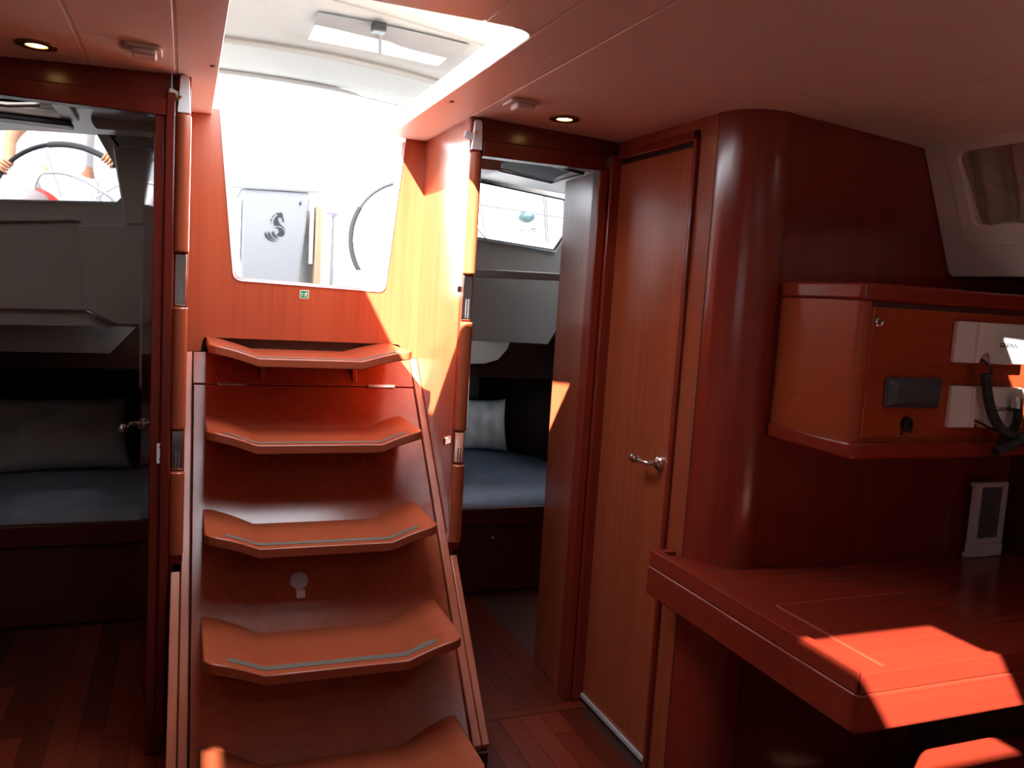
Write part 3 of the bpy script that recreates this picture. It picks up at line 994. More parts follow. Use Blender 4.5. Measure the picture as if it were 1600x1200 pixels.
def berth(sgn, xin, nm, label, label2):
    X = lambda a: xin + sgn * a
    t = thing('berth', label, 'berth', (X(.5), 3.49, 0))
    top = .408
    path = [(X(0), 3.49), (X(.775), 3.49), (X(1.15), 3.24)]
    for nme, z0, z1, off, m in (('berth_rail', .318, top, 0.0, BERTHW), ('berth_front', 0, .318, .02, BERTHW)):
        q = [(x, y + off) for x, y in path] + [(path[2][0], path[2][1] + off + .03), (path[1][0] + sgn * .01, path[1][1] + off + .03), (path[0][0], path[0][1] + off + .03)]
        MB().prism([(x, y, z0) for x, y in q], (0, 0, z1 - z0)).build(nme, m, t, .008)
    if sgn > 0:
        k = at_y(770, 840, 3.50)
        MB().lathe([(.004, 0), (.004, .012), (.010, .016), (.010, .024), (.004, .027)], (k.x, 3.512, k.z), (0, -1, 0), 14).build('drawer_knob', CHROME, t)
    # mattress with a soft, slightly wrinkled top
    mb = MB()
    nx, ny = 46, 56
    random.seed(3 + sgn)
    ph = [random.random() * 6 for _ in range(8)]
    vs = []
    for j in range(ny + 1):
        for i in range(nx + 1):
            a = i / nx
            b = j / ny
            y = 3.535 + b * 1.48
            wid = 1.14 if y < 4.45 else 1.14 - (y - 4.45) * .37
            x = X(.004 + a * wid)
            edge = min(1, b / .05)
            z = top - .055 + .075 * math.sqrt(max(0, 1 - (1 - edge) ** 2)) * 1
            z += .004 * math.sin(x * 9 + ph[0] + 2 * math.sin(y * 5)) + .003 * math.sin(y * 23 + ph[1] + 3 * math.sin(x * 6))
            z += .006 * math.exp(-((y - 3.66 - .03 * math.sin(x * 9)) / .02) ** 2) * math.sin(x * 7 + 1) ** 2
            vs.append((x, y, z))
    fs = [(j * (nx + 1) + i, j * (nx + 1) + i + 1, (j + 1) * (nx + 1) + i + 1, (j + 1) * (nx + 1) + i) for j in range(ny) for i in range(nx)]
    n0 = len(vs)
    per = [i for i in range(nx + 1)] + [j * (nx + 1) + nx for j in range(1, ny + 1)] + [ny * (nx + 1) + i for i in range(nx - 1, -1, -1)] + [j * (nx + 1) for j in range(ny - 1, 0, -1)]
    low = [(vs[k][0], vs[k][1], .30) for k in per]
    m_ = len(per)
    fs += [(per[k], n0 + k, n0 + (k + 1) % m_, per[(k + 1) % m_]) for k in range(m_)]
    fs.append(tuple(n0 + k for k in range(m_)))
    mb.add(vs + low, fs)
    o = mb.build('mattress', SHEET, None, angle=70)
    tag(o, label2, 'mattress')
    return t


berth(1, .84, 'right', 'wooden berth base with rail and drawer front in the right cabin', 'blue-grey sheeted mattress on the right cabin berth')
berth(-1, -.06, 'left', 'wooden berth base in the left cabin, shade put into its colour', 'dark blue-grey sheeted mattress on the left cabin berth')


def pillow(name, label, c, right, up, w_, h_, d_, seed, group=None):
    """soft pillow standing on its long edge; c = bottom centre"""
    c, right, up = Vector(c), Vector(right).normalized(), Vector(up).normalized()
    n = right.cross(up).normalized()
    random.seed(seed)
    ph = [random.random() * 6.28 for _ in range(8)]
    N = 26
    vs, fs = [], []
    for s in (1, -1):
        for j in range(N + 1):
            for i in range(N + 1):
                u, v = 2 * i / N - 1, 2 * j / N - 1
                k = (max(0, (1 - u ** 4)) * max(0, (1 - v ** 4))) ** .55
                uu = u * (1 - .07 * (1 - abs(v) ** 2.0) * abs(u) ** 3)
                vv = v * (1 - .09 * (1 - abs(u) ** 2.0) * abs(v) ** 3)
                wr = 1 + .10 * math.sin(u * 5 + ph[0] + 2 * math.sin(v * 3 + ph[1])) + .07 * math.sin(v * 8 + ph[2] + 1.5 * math.sin(u * 6 + ph[3])) \
                    + .05 * math.sin(14 * (u * math.cos(ph[4]) + v * math.sin(ph[4])) + ph[5])
                vs.append(c + right * (uu * w_ / 2) + up * (h_ / 2 + vv * h_ / 2) + n * (s * d_ / 2 * k * wr) + n * (.02 * math.sin(u * 2 + ph[6])))
    Q = (N + 1) ** 2
    for s in (0, 1):
        for j in range(N):
            for i in range(N):
                a = s * Q + j * (N + 1) + i
                f = (a, a + 1, a + N + 2, a + N + 1)
                fs.append(f if s == 0 else f[::-1])
    o = MB().add(vs, fs).build(name, PILLOW, None, angle=80)
    tag(o, label, 'pillow', group)
    return o


# right cabin pillows
pillow('pillow', 'pale pillow nearest the doorway on the right berth', (1.66, 4.66, .438), (1, -.18, 0), (-.03, .18, 1), .36, .32, .15, 1)
pillow('pillow', 'pale pillow half hidden behind another on the right berth', (1.72, 4.87, .438), (1, -.1, 0), (0, .1, 1), .38, .29, .13, 5)
pillow('pillow', 'crumpled grey-white pillow standing on the left berth', (-.52, 4.30, .438), (1, .17, -.02), (-.07, .45, 1), .60, .36, .19, 9)

# ------------------------------------------------------------------ companionway steps
LZ0, LZ1 = .10, 1.128
ly = lambda z: 2.06 + .8965 * (z - .10)
LN = Vector((0, -1, .8965)).normalized()


def lp3(x, z, off=0):
    return Vector((x, ly(z), z)) + LN * off


lad = thing('companionway_steps', 'cherry companionway steps with five winged treads under the opening', 'steps', (.38, 2.0, 0))
for x0, x1, zt in ((.003, .026, 1.126), (.774, .799, 1.126)):
    q = [lp3(x0, .02 if x0 < .5 else .115, .004), lp3(x0, zt, .004), lp3(x0, zt, -.05), lp3(x0, .02 if x0 < .5 else .10, -.05)]
    MB().prism(q, (x1 - x0, 0, 0)).build('stringer', W_E, lad, .003)
    q = [lp3(x0, .02, -.052), lp3(x0, zt - .02, -.052), lp3(x0, zt - .02, -.10), lp3(x0, .02, -.10)]
    MB().prism(q, (x1 - x0, 0, 0)).build('stringer_backing', DARKW, lad)
def slab(z0, z1, x0, x1, o0, o1):
    return MB().add([lp3(x0, z0, o0), lp3(x1, z0, o0), lp3(x1, z1, o0), lp3(x0, z1, o0), lp3(x0, z0, o1), lp3(x1, z0, o1), lp3(x1, z1, o1), lp3(x0, z1, o1)],
                    [(0, 1, 2, 3), (7, 6, 5, 4), (0, 4, 5, 1), (1, 5, 6, 2), (2, 6, 7, 3), (3, 7, 4, 0)])
for x0, x1 in ((-.024, .0005), (.8015, .823)):
    q = [lp3(x0, .02 if x0 < .5 else .115, .002), lp3(x0, .545, .002), lp3(x0, .545, -.07), lp3(x0, .02 if x0 < .5 else .10, -.07)]
    MB().prism(q, (x1 - x0, 0, 0)).build('side_board', W_E, lad, .003)
slab(1.0315, 1.128, .029, .771, 0, -.018).build('top_riser', W_Z, lad, .002)
pan = slab(.03, 1.0275, .031, .769, 0, -.018).build('access_panel', W_Z, lad, .002)
slab(.03, 1.12, .0, .80, -.03, -.04).build('backing', FLOOR_J, lad)
for xa, xb in ((.105, .196), (.605, .700)):
    MB().add(*(lambda a, b: ([lp3(a, 1.0255, .001), lp3(b, 1.0255, .001), lp3(b, 1.034, .001), lp3(a, 1.034, .001), lp3(a, 1.0255, .006), lp3(b, 1.0255, .006), lp3(b, 1.034, .006), lp3(a, 1.034, .006)],
             [(3, 2, 1, 0), (4, 5, 6, 7), (0, 1, 5, 4), (1, 2, 6, 5), (2, 3, 7, 6), (3, 0, 4, 7)]))(xa, xb)).build('hinge', STEEL, lad, .001)
TR = [(1.143, 2.625, 2.998, .068, .212, .53, .695, .036), (.899, 2.495, None, .064, .203, .575, .706, .040), (.649, 2.297, None, .060, .203, .572, .712, .042),
      (.398, 2.057, None, .057, .204, .572, .725, .046), (.140, 1.845, None, .055, .205, .575, .735, .046)]
for k, (z, fy, by, x0, x1, x2, x3, h) in enumerate(TR):
    def zf(x):
        if x < x1:
            tt = (x1 - x) / (x1 - x0)
        elif x > x2:
            tt = (x - x2) / (x3 - x2)
        else:
            return z
        return z + h * (1.35 * tt - .35 * tt ** 3)
    xs = [x0 + .0005, x0 + .004, x0 + .010, x0 + .02, x0 + .035] + [x0 + .035 + (x1 - x0 - .035) * i / 5 for i in range(1, 6)] + [x1 + (x2 - x1) * i / 4 for i in range(1, 5)] + \
        [x2 + (x3 - .035 - x2) * i / 5 for i in range(1, 6)] + [x3 - .02, x3 - .010, x3 - .004, x3 - .0005]
    R_ = .035

    def yf(x):
        d = min(x - x0, x3 - x)
        return fy + (R_ - math.sqrt(max(0, R_ * R_ - (R_ - d) ** 2)) if d < R_ else 0)

    def yb(x):
        d = min(x - x0, x3 - x)
        rr = .02
        return (by if by else ly(zf(x)) - .001) - (rr - math.sqrt(max(0, rr * rr - (rr - d) ** 2)) if d < rr else 0) * .6
    th = .027
    vs, n = [], len(xs)
    for x in xs:
        vs += [(x, yf(x), zf(x)), (x, yb(x), zf(x)), (x, yb(x), zf(x) - th), (x, yf(x), zf(x) - th)]
    fs = []
    for i in range(n - 1):
        a, b = 4 * i, 4 * i + 4
        fs += [(a, a + 1, b + 1, b), (a + 1, a + 2, b + 2, b + 1), (a + 2, a + 3, b + 3, b + 2), (a + 3, a, b, b + 3)]
    fs += [(0, 3, 2, 1), (4 * n - 4, 4 * n - 3, 4 * n - 2, 4 * n - 1)]
    tr = MB().add(vs, fs).build('tread', W_X, lad, .003, angle=25)
    # grip strip
    gx = [.115 + (.655 - .115) * i / 40 for i in range(41)]
    off, wd_ = .028, .024
    vs = []
    for i, x in enumerate(gx):
        vs += [(x, fy + off, zf(x) + .0012), (x, fy + off + wd_, zf(x) + .0012), (x, fy + off + wd_, zf(x) - .001), (x, fy + off, zf(x) - .001)]
    n = len(gx)
    fs = [f for i in range(n - 1) for f in ((4 * i, 4 * i + 1, 4 * i + 5, 4 * i + 4), (4 * i + 1, 4 * i + 2, 4 * i + 6, 4 * i + 5), (4 * i + 3, 4 * i, 4 * i + 4, 4 * i + 7))]
    fs += [(0, 3, 2, 1), (4 * n - 4, 4 * n - 3, 4 * n - 2, 4 * n - 1)]
    MB().add(vs, fs).build('grip_strip', GRIP, tr)
    for bx in (.243, .548):
        if k == 0:
            bx = .243 if bx < .4 else .552
        zz = z - th
        yb0 = ly(zz) - .002
        MB().prism([(bx, yb0, zz), (bx, yb0 - .13, zz), (bx, ly(zz - .085) + .03, zz - .028), (bx, ly(zz - .075) - .001, zz - .075)], (.016, 0, 0)).build('bracket', W_Z, tr, .002)
ce = lp3(*[(lambda p: (p.x, p.z))(at_plane(467, 908, lp3(0, .5), LN))][0])
vc = MB().lathe([(.026, 0), (.026, .006), (.023, .008), (0.001, .0085)], at_plane(467, 908, lp3(0, .5), LN), LN, 28).build('vent_cap', VENTP, lad)
sp_ = at_plane(470, 928, lp3(0, .5), LN)
up_ = Vector((0, .8965, 1)).normalized()
MB().obox(sp_ + LN * .0085 * .2, (.0125, 0, 0), up_ * .0125, LN * .0012).build('sticker', WHITEP, lad)
MB().box(.76, .815, 2.06, 2.10, 0, .10).build('foot_block', FLOOR_J, lad)

# exit sign on the bulkhead
p = at_y(475.5, 460, BY)
t = thing('exit_sign', 'small green emergency exit sign under the companionway opening', 'sign', (p.x, BY, p.z))
MB().prism([(p.x + x, BY - .0025, p.z + z) for x, z in rrect(-.0155, .0155, -.0148, .0148, .002)], (0, .0022, 0)).build('sign_border', SIGNW, t)
MB().prism([(p.x + x, BY - .0032, p.z + z) for x, z in rrect(-.0132, .0132, -.0125, .0125, .001)], (0, .001, 0)).build('sign_face', GREEN, t)
sg = MB()
yy = BY - .0042


def blob(pts):
    sg.prism([(p.x + a * .0125, yy, p.z + b * .0125) for a, b in pts], (0, .001, 0))


blob([(.55 + .13 * math.cos(i * .785), .62 + .13 * math.sin(i * .785)) for i in range(8)])
blob([(.35, .45), (.62, .42), (.52, -.1), (.22, -.05)])
blob([(.38, .42), (.05, .2), (.0, -.1), (.12, -.1), (.16, .12), (.4, .28)])
blob([(.6, .4), (.9, .2), (.85, .08), (.55, .22)])
blob([(.25, -.05), (.42, -.05), (.3, -.45), (-.05, -.7), (-.12, -.58), (.14, -.38)])
blob([(.4, -.05), (.54, -.1), (.75, -.45), (.7, -.85), (.56, -.83), (.6, -.45)])
blob([(-.85, .1), (-.62, .45), (-.4, .1), (-.55, .1), (-.55, -.5), (-.7, -.5), (-.7, .1)])
sg.build('running_figure', SIGNW, t)

# ------------------------------------------------------------------ ceiling fittings
for (px, py, lab) in ((57, 66, 'lit recessed ceiling lamp over the left cabin doorway'), (882, 187, 'lit recessed ceiling lamp over the right cabin doorway')):
    p = at_z(px, py, 1.90)
    z = cz(p.x)
    t = thing('ceiling_lamp', lab, 'lamp', (p.x, p.y, z), 'recessed ceiling lamps')
    MB().plate([(p.x + x, p.y + y, z - .006) for x, y in arc(0, 0, .045, 0, 360, 28)[:-1]], [[(p.x + x, p.y + y, z - .006) for x, y in arc(0, 0, .024, 0, 360, 20)[:-1]]], (0, 0, .0055)).build('trim_ring', BRASS, t, .001)
    MB().lathe([(.001, -.0055), (.016, -.005), (.024, -.001), (.024, 0)], (p.x, p.y, z - .0005), (0, 0, 1), 22).build('lens', LAMP, t)
    l = bpy.data.lights.new('halogen_glow', 'SPOT')
    l.energy, l.color, l.spot_size, l.spot_blend, l.shadow_soft_size = 1.2, (1, .7, .35), math.radians(110), .6, .02
    o = bpy.data.objects.new('halogen_glow', l)
    COL.objects.link(o)
    o.location = (0, 0, -.02)
    o.parent = t
for (px, py, lab) in ((224, 76, 'square white ceiling door stop near the left cabin doorway'), (812, 163, 'square white ceiling door stop near the right cabin doorway')):
    p = at_z(px, py, 1.905)
    z = cz(p.x)
    t = thing('ceiling_catch', lab, 'catch', (p.x, p.y, z), 'ceiling door catches')
    MB().prism([(p.x + x, p.y + y, z - .010) for x, y in rrect(-.042, .042, -.05, .035, .012)], (0, 0, .0098)).build('base_plate', CEILP, t, .003)
    MB().prism([(p.x + x, p.y + y, z - .024) for x, y in rrect(-.024, .030, -.045, .010, .008)], (0, 0, .0145)).build('raised_block', CEILP, t, .004)

# ------------------------------------------------------------------ chart table
ct = thing('chart_table', 'red mahogany chart table with raised edge and lift-up lid', 'table', (1.8, 1.5, 0))
X0, Y0, X1, Y1 = 1.217, 1.165, 2.378, 1.786
arcp = [(CCX + (CR + .002) * math.cos(math.radians(a)), CCY + (CR + .002) * math.sin(math.radians(a)) - .002) for a in [270 - 85 * i / 10 for i in range(11)]]


def desk_poly(ins):
    return [(X0 + ins, Y0 + ins), (X1, Y0 + ins), (X1, Y1), (CCX + .01, Y1)] + arcp[1:] + [(WX - .0135, 1.93), (WX - .0135, 1.948 - ins), (X0 + ins, 1.948 - ins)]


def desk_round(ins, r):
    p = desk_poly(ins)
    return round_poly(p, [r] + [0] * (len(p) - 2) + [r * .6], 6)


top = MB().prism([(x, y, .655) for x, y in desk_round(.012, .012)], (0, 0, .032)).build('table_top', M_X, ct)
# raised edges
def rim(poly, z0, z1, name, m):
    return MB().prism([(x, y, z0) for x, y in poly], (0, 0, z1 - z0)).build(name, m, ct, .005, 3)
rim(round_poly([(X0, Y0), (X0 + .026, Y0 + .026), (X0 + .026, 1.948), (X0, 1.948)], [.012, 0, 0, .006]), .658, .701, 'raised_edge', M_Y)
rim(round_poly([(X0, Y0), (X1, Y0), (X1, Y0 + .02), (X0 + .022, Y0 + .022)], [.012, 0, 0, 0]), .658, .6985, 'raised_edge', M_X)
rim([(X0 + .02, 1.925), (WX - .0135, 1.925), (WX - .0135, 1.948), (X0 + .02, 1.948)], .658, .7005, 'raised_edge', M_X)
ap = [(X0 - .003, Y0 - .003), (X1, Y0 - .003), (X1, Y0 + .03), (X0 + .03, Y0 + .03), (X0 + .03, 1.948), (X0 - .003, 1.948)]
MB().prism([(x, y, .576) for x, y in round_poly(ap, [.02, 0, 0, 0, 0, 0], 6)], (0, 0, .0805)).build('apron', M_X, ct, .006, 3)
MB().box(X0 + .03, X1, Y0 + .03, 1.785, .60, .64).build('underside', DARKW, ct)
# lid
lx0, lx1, ly0_, ly1_ = 1.318, 1.885, 1.19, 1.535
MB().prism([(x, y, .6865) for x, y in rrect(lx0, lx1, ly0_, ly1_, .012)], (0, 0, .0032)).build('lid', M_X, ct, .0012)
MB().plate([(x, y, .6866) for x, y in rrect(lx0 - .004, lx1 + .004, ly0_ - .004, ly1_ + .004, .014)], [[(x, y, .6866) for x, y in rrect(lx0 - .0015, lx1 + .0015, ly0_ - .0015, ly1_ + .0015, .012)]], (0, 0, .0014)).build('lid_edge_line', wood('pale_inlay', (.38, .07, .03, 1), (.44, .09, .04, 1), 'x', .3), ct)
MB().box(2.09, 2.12, Y0 + .10, 1.785, 0, .60).build('support_panel', DARKW, ct)

# seat in front of it
st_ = thing('navigator_bench', 'red wooden bench corner under the chart table, sunlit', 'bench', (1.8, .9, 0))
sq = round_poly([(1.47, .62), (2.05, .62), (2.05, 1.22), (1.74, 1.318), (1.60, 1.31), (1.47, 1.22)], .04, 5)
MB().prism([(x, y, .10) for x, y in sq], (0, 0, .28)).build('seat_box', M_Z, st_, .008)
sq2 = round_poly([(1.45, .60), (2.07, .60), (2.07, 1.23), (1.75, 1.33), (1.59, 1.322), (1.45, 1.23)], .05, 5)
MB().prism([(x, y, .38) for x, y in sq2], (0, 0, .03)).build('seat_top', M_X, st_, .008, 3)
MB().box(1.52, 2.0, .68, 1.15, 0, .10).build('plinth', DARKW, st_)

# ------------------------------------------------------------------ instrument cabinet
BX0, BY0, BX1 = 1.453, 1.497, 2.33
ic = thing('instrument_cabinet', 'wall-hung cherry instrument cabinet above the chart table', 'cabinet', (1.9, 1.64, 1.05))
IW_Y = wood('cabinet_side_veneer', (.29, .045, .014, 1), (.40, .075, .023, 1), 'y', .3)
IW_X = wood('cabinet_front_veneer', (.27, .036, .011, 1), (.37, .058, .018, 1), 'x', .3)
MB().prism([(x, y, 1.085) for x, y in round_poly([(BX0, BY0), (BX1, BY0), (BX1, 1.785), (BX0, 1.785)], [.022, 0, 0, 0])], (0, 0, .333)).build('cabinet_body', IW_Y, ic)
MB().box(BX0 + .026, BX1 - .005, BY0 - .004, BY0 + .002, 1.096, 1.406).build('cabinet_door', IW_X, ic, .003)
MB().box(BX0 + .024, BX1 - .003, BY0 - .0015, BY0 + .001, 1.406, 1.417).build('door_gap_shade', FLOOR_J, ic)  # dark strip painting in the shadow gap above the cabinet door
MB().prism([(x, y, 1.419) for x, y in round_poly([(BX0 - .007, BY0 - .010), (BX1, BY0 - .010), (BX1, 1.785), (BX0 - .007, 1.785)], [.022, 0, 0, 0])], (0, 0, .041)).build('top_moulding', M_X, ic, .007, 3)
MB().prism([(x, y, 1.048) for x, y in round_poly([(BX0 - .010, BY0 - .018), (BX1, BY0 - .018), (BX1, 1.785), (BX0 - .010, 1.785)], [.03, 0, 0, 0])], (0, 0, .0405)).build('base_moulding', M_X, ic, .008, 3)
q = at_y(1371, 503, BY0 - .004)
lk = MB().lathe([(.0115, 0), (.0115, .006), (.009, .009), (.0065, .007), (.001, .007)], q, (0, -1, 0), 20).build('lock', CHROME, ic)

FYI = BY0 - .0045                                               # face on which instruments sit


def white_unit(px, label, text_shift, text_on=True):
    c = [at_y(*p, FYI) for p in px]
    x0, x1 = (c[0].x + c[3].x) / 2, (c[1].x + c[2].x) / 2
    z1, z0 = (c[0].z + c[1].z) / 2, (c[2].z + c[3].z) / 2
    t = thing('sensor_unit', label, 'instrument', ((x0 + x1) / 2, FYI, z0), 'white sensor units on the instrument cabinet')
    body = MB()
    xm = x0 + (x1 - x0) * .26
    nx = x0 + (x1 - x0) * .30
    # chamfered body with a cable notch at the lower edge
    out = round_poly([(x0, z0), (nx, z0), (nx + .008, z0 + .022), (nx + .03, z0 + .03), (nx + .04, z0), (x1, z0), (x1, z1), (x0, z1)], [.006, 0, .01, .012, 0, .008, .008, .006])
    body.prism([(x, FYI - .016, z) for x, z in out], (0, .0158, 0))
    body.build('housing', WHITEP, t, .003)
    fc = round_poly([(xm, z0 + .002), (nx, z0 + .002), (nx + .008, z0 + .022), (nx + .03, z0 + .03), (nx + .04, z0 + .002), (x1 - .003, z0 + .002), (x1 - .003, z1 - .002), (xm, z1 - .002)], [.003, 0, .01, .012, 0, .006, .006, .003])
    MB().prism([(x, FYI - .026, z) for x, z in fc], (0, .010, 0)).build('cover', WHITEP, t, .004)
    if text_on:
        M4 = Matrix.Translation((x0 + (x1 - x0) * .70, FYI - .0268, z0 + (z1 - z0) * .47)) @ Matrix.Rotation(math.radians(90), 4, 'X')
        text_mesh('lettering', 'GARMIN', .0165, LETTER, t, M4)
    return t, nx + .02, z0 + .012, z0


u1 = white_unit([(1489, 501), (1593, 507), (1591, 570), (1484, 566)], 'white sensor unit, upper of two on the instrument cabinet', 0)
u2 = white_unit([(1480, 602), (1586, 605), (1586, 668), (1475, 666)], 'white sensor unit, lower of two, behind the black hose', 0)
# grey instrument cover
c = [at_y(*p, FYI) for p in ((1383, 589), (1470, 590), (1466, 638), (1381, 636))]
t = thing('gauge_cover', 'slate grey rectangular gauge cover on the cabinet front', 'cover', (c[0].x, FYI, c[2].z))
x0, x1, z0, z1 = c[0].x, c[1].x, c[2].z, c[0].z
MB().prism([(x, FYI - .006, z) for x, z in rrect(x0, x1, z0, z1, .008)], (0, .0058, 0)).build('base_flange', GREYP, t, .002)
mbx = MB()
a_, b_2 = rrect(x0 + .004, x1 - .004, z0 + .004, z1 - .004, .008), rrect(x0 + .018, x1 - .018, z0 + .014, z1 - .014, .006)
n = len(a_)
mbx.add([(x, FYI - .006, z) for x, z in a_] + [(x, FYI - .022, z) for x, z in b_2], [(i, (i + 1) % n, n + (i + 1) % n, n + i) for i in range(n)] + [tuple(range(n, 2 * n)), tuple(range(n))[::-1]])
mbx.build('raised_cap', GREYP, t, .002)
# black socket with hanging cap
k = at_y(1415, 662, FYI)
t = thing('power_socket', 'round black socket with hanging cap below the grey cover', 'socket', (k.x, FYI, k.z))
MB().lathe([(.017, 0), (.017, .005), (.014, .010), (.010, .011), (.009, .004)], (k.x, FYI, k.z), (0, -1, 0), 20).build('socket_ring', BLACK, t)
MB().tube([(k.x - .012, FYI - .004, k.z - .012), (k.x - .017, FYI - .010, k.z - .020), (k.x - .020, FYI - .008, k.z - .026)], .003, 8).build('cap_strap', BLACK, t)
MB().tube([(k.x + .012, FYI - .004, k.z - .012), (k.x + .012, FYI - .010, k.z - .021)], .003, 8).build('cap_strap', BLACK, t)


def spline(pts, n=8):
    pts = [Vector(p) for p in pts]
    out = []
    for i in range(len(pts) - 1):
        p0, p1, p2, p3 = pts[max(i - 1, 0)], pts[i], pts[i + 1], pts[min(i + 2, len(pts) - 1)]
        for j in range(n):
            t_ = j / n
            out.append(.5 * ((2 * p1) + (p2 - p0) * t_ + (2 * p0 - 5 * p1 + 4 * p2 - p3) * t_ ** 2 + (3 * p1 - p0 - 3 * p2 + p3) * t_ ** 3))
    out.append(pts[-1])
    return out


# thin leads and corrugated hoses
for (u, pts, lab) in ((u1, [(1526, 558), (1540, 566), (1548, 578), (1550, 590)], 'thin black lead from the upper white unit'),
                      (u2, [(1516, 654), (1530, 660), (1545, 668), (1556, 672)], 'thin black lead from the lower white unit')):
    pp = [at_y(px, py, FYI - .030 - .004 * i) for i, (px, py) in enumerate(pts)]
    pp[0] = at_y(*pts[0], FYI - .014)
    o = MB().tube(spline(pp, 5), .0032, 8).build('sensor_lead', BLACK)
    tag(o, lab, 'cable')


def hose(pts, r, label, y):
    pp = spline([at_y(px, py, y + dy) for px, py, dy in pts], 14)
    # corrugation
    q, rs = [], []
    for i, p in enumerate(pp):
        q.append(p)
        rs.append(r * (1.0 if i % 2 else .86))
    o = MB().tube(q, rs, 12).build('cable_hose', RUBBER, angle=20)
    tag(o, label, 'hose')
    return o


hose([(1540, 583, .0), (1543, 615, -.01), (1550, 645, -.015), (1562, 668, -.02), (1578, 680, -.02), (1600, 690, -.02), (1640, 706, -.02)], .0125, 'thick black corrugated hose bending down across the lower white unit', FYI - .045)
hose([(1590, 636, .0), (1590, 655, -.002), (1582, 672, .0), (1566, 690, .005), (1552, 712, .01)], .011, 'short black hose rising right of the lower white unit', FYI - .052)
hose([(1556, 705, .0), (1580, 697, -.005), (1602, 680, -.008), (1640, 655, -.008)], .012, 'lowest black hose sagging below the cabinet base', FYI - .078)
p = at_y(1589, 630, FYI - .052)
o = MB().lathe([(.012, -.012), (.013, -.004), (.013, .012), (.009, .016)], p, (0, 0, 1), 16).build('hose_connector', STEEL)
tag(o, 'silver threaded connector on top of the short hose', 'connector')

# small display standing on the chart table
gp = at_z(1545, 851, .701)
gy = 1.735
q = [at_y(px, py, gy) for px, py in ((1527, 755), (1573, 760), (1567, 853), (1521, 850))]
t = thing('weather_display', 'white framed digital display standing on the chart table', 'display', (q[3].x, gy, .69))
gx0, gx1, gz1 = (q[0].x + q[3].x) / 2, (q[1].x + q[2].x) / 2, q[0].z
gz0 = .6885
zs, ze, xa, xb = gz0 + .055, gz1 - .014, gx0 + .018, gx1 - .016
MB().plate([(x, gy, z) for x, z in rrect(gx0, gx1, gz0 + .040, gz1, .004)], [[(x, gy, z) for x, z in rrect(xa, xb, zs, ze, .003)]], (0, .02, 0)).build('frame', WHITEP, t, .002)
MB().box(xa - .002, xb + .002, gy + .006, gy + .012, zs - .002, ze + .002).build('screen', SCREEN, t)
MB().box(gx0 - .001, gx1, gy - .004, gy + .022, gz0, gz0 + .0385).build('base', WHITEP, t, .002)
MB().box(gx0 - .014, gx0 - .002, gy, gy + .018, gz0, gz0 + .012).build('foot', WHITEP, t, .001)
MB().box(gx0 - .012, gx0 - .0005, gy, gy + .018, gz1 - .012, gz1).build('corner_tab', WHITEP, t, .001)

# ------------------------------------------------------------------ cockpit outside
sea = MB().add([(-400, -400, -.9), (400, -400, -.9), (400, 400, -.9), (-400, 400, -.9)], [(0, 1, 2, 3)]).build('sea', SEA)
tag(sea, 'open sea around the boat', 'water', kind='structure')
cp = MB()
cp.box(-1.9, 2.7, 3.92, 7.6, .98, 1.05).box(-.048, .828, 3.04, 3.92, .98, 1.05)
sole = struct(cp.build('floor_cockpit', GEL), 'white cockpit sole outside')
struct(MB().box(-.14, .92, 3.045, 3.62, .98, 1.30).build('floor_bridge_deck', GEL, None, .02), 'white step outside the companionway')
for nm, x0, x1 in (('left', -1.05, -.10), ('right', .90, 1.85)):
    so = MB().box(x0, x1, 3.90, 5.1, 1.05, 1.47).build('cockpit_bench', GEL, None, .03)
    tag(so, 'white moulded cockpit bench on the %s side' % nm, 'bench')
for nm, q in (('left', [(-1.9, .9), (-1.25, .9), (-1.18, 1.66), (-1.40, 1.70), (-1.9, 1.60)]), ('right', [(2.7, .9), (2.05, .9), (1.98, 1.68), (2.2, 1.74), (2.7, 1.62)])):
    o = MB().prism([(x, 3.66, z) for x, z in q], (0, 3.9, 0)).build('wall_coaming_' + nm, GEL, None, .03)
    struct(o, 'white cockpit coaming, %s side' % nm)

# table pedestal with emblem
TY = 4.6
tb = thing('cockpit_table', 'white cockpit table end with a dark seahorse emblem', 'table', (.43, TY, 1.05))
T = lambda px, py: at_y(px, py, TY)
fp = [T(386, 296), T(484, 301), T(482, 350), T(470, 420), T(462, 470), T(382, 465), T(378, 430), T(381, 350)]
c0, c1, c2, c3 = T(378, 294), T(486, 301), T(468, 440), T(374, 440)
body = MB()
pz = [(c0.x, c0.z), (c1.x, c1.z), (c2.x + .012, 1.50), (c2.x - .012, 1.05), (c3.x + .012, 1.05), (c3.x - .0, 1.50)]
body.prism([(x, TY, z) for x, z in pz], (0, .9, 0))
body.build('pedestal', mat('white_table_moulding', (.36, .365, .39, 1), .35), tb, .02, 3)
l0, l1 = T(359, 284), T(500, 293)
MB().prism([(l0.x, TY - .012, l0.z - .030), (l1.x, TY - .012, l1.z - .030), (l1.x, TY - .012, l1.z + .012), (l0.x, TY - .012, l0.z + .012)], (0, 1.05, 0)).build('table_top', GEL, tb, .01)
for s, px in ((-1, 372), (1, 489)):
    a = T(px, 310)
    MB().box(a.x - .012, a.x + .012, TY + .0, TY + .03, 1.48, a.z).build('side_bracket', STEEL, tb, .004)
wl0, wl1 = T(494, 322), T(505, 322)
MB().prism([(wl0.x, TY - .03, 1.16), (wl1.x, TY - .03, 1.16), (wl1.x, TY - .03, wl1.z + .012), (wl0.x, TY - .03, wl0.z)], (0, .95, 0)).build('folded_leaf', TEAK, tb, .01)
MB().box(c1.x + .002, wl0.x - .001, TY + .1, TY + .13, 1.55, 1.60).build('leaf_hinge', STEEL, tb)


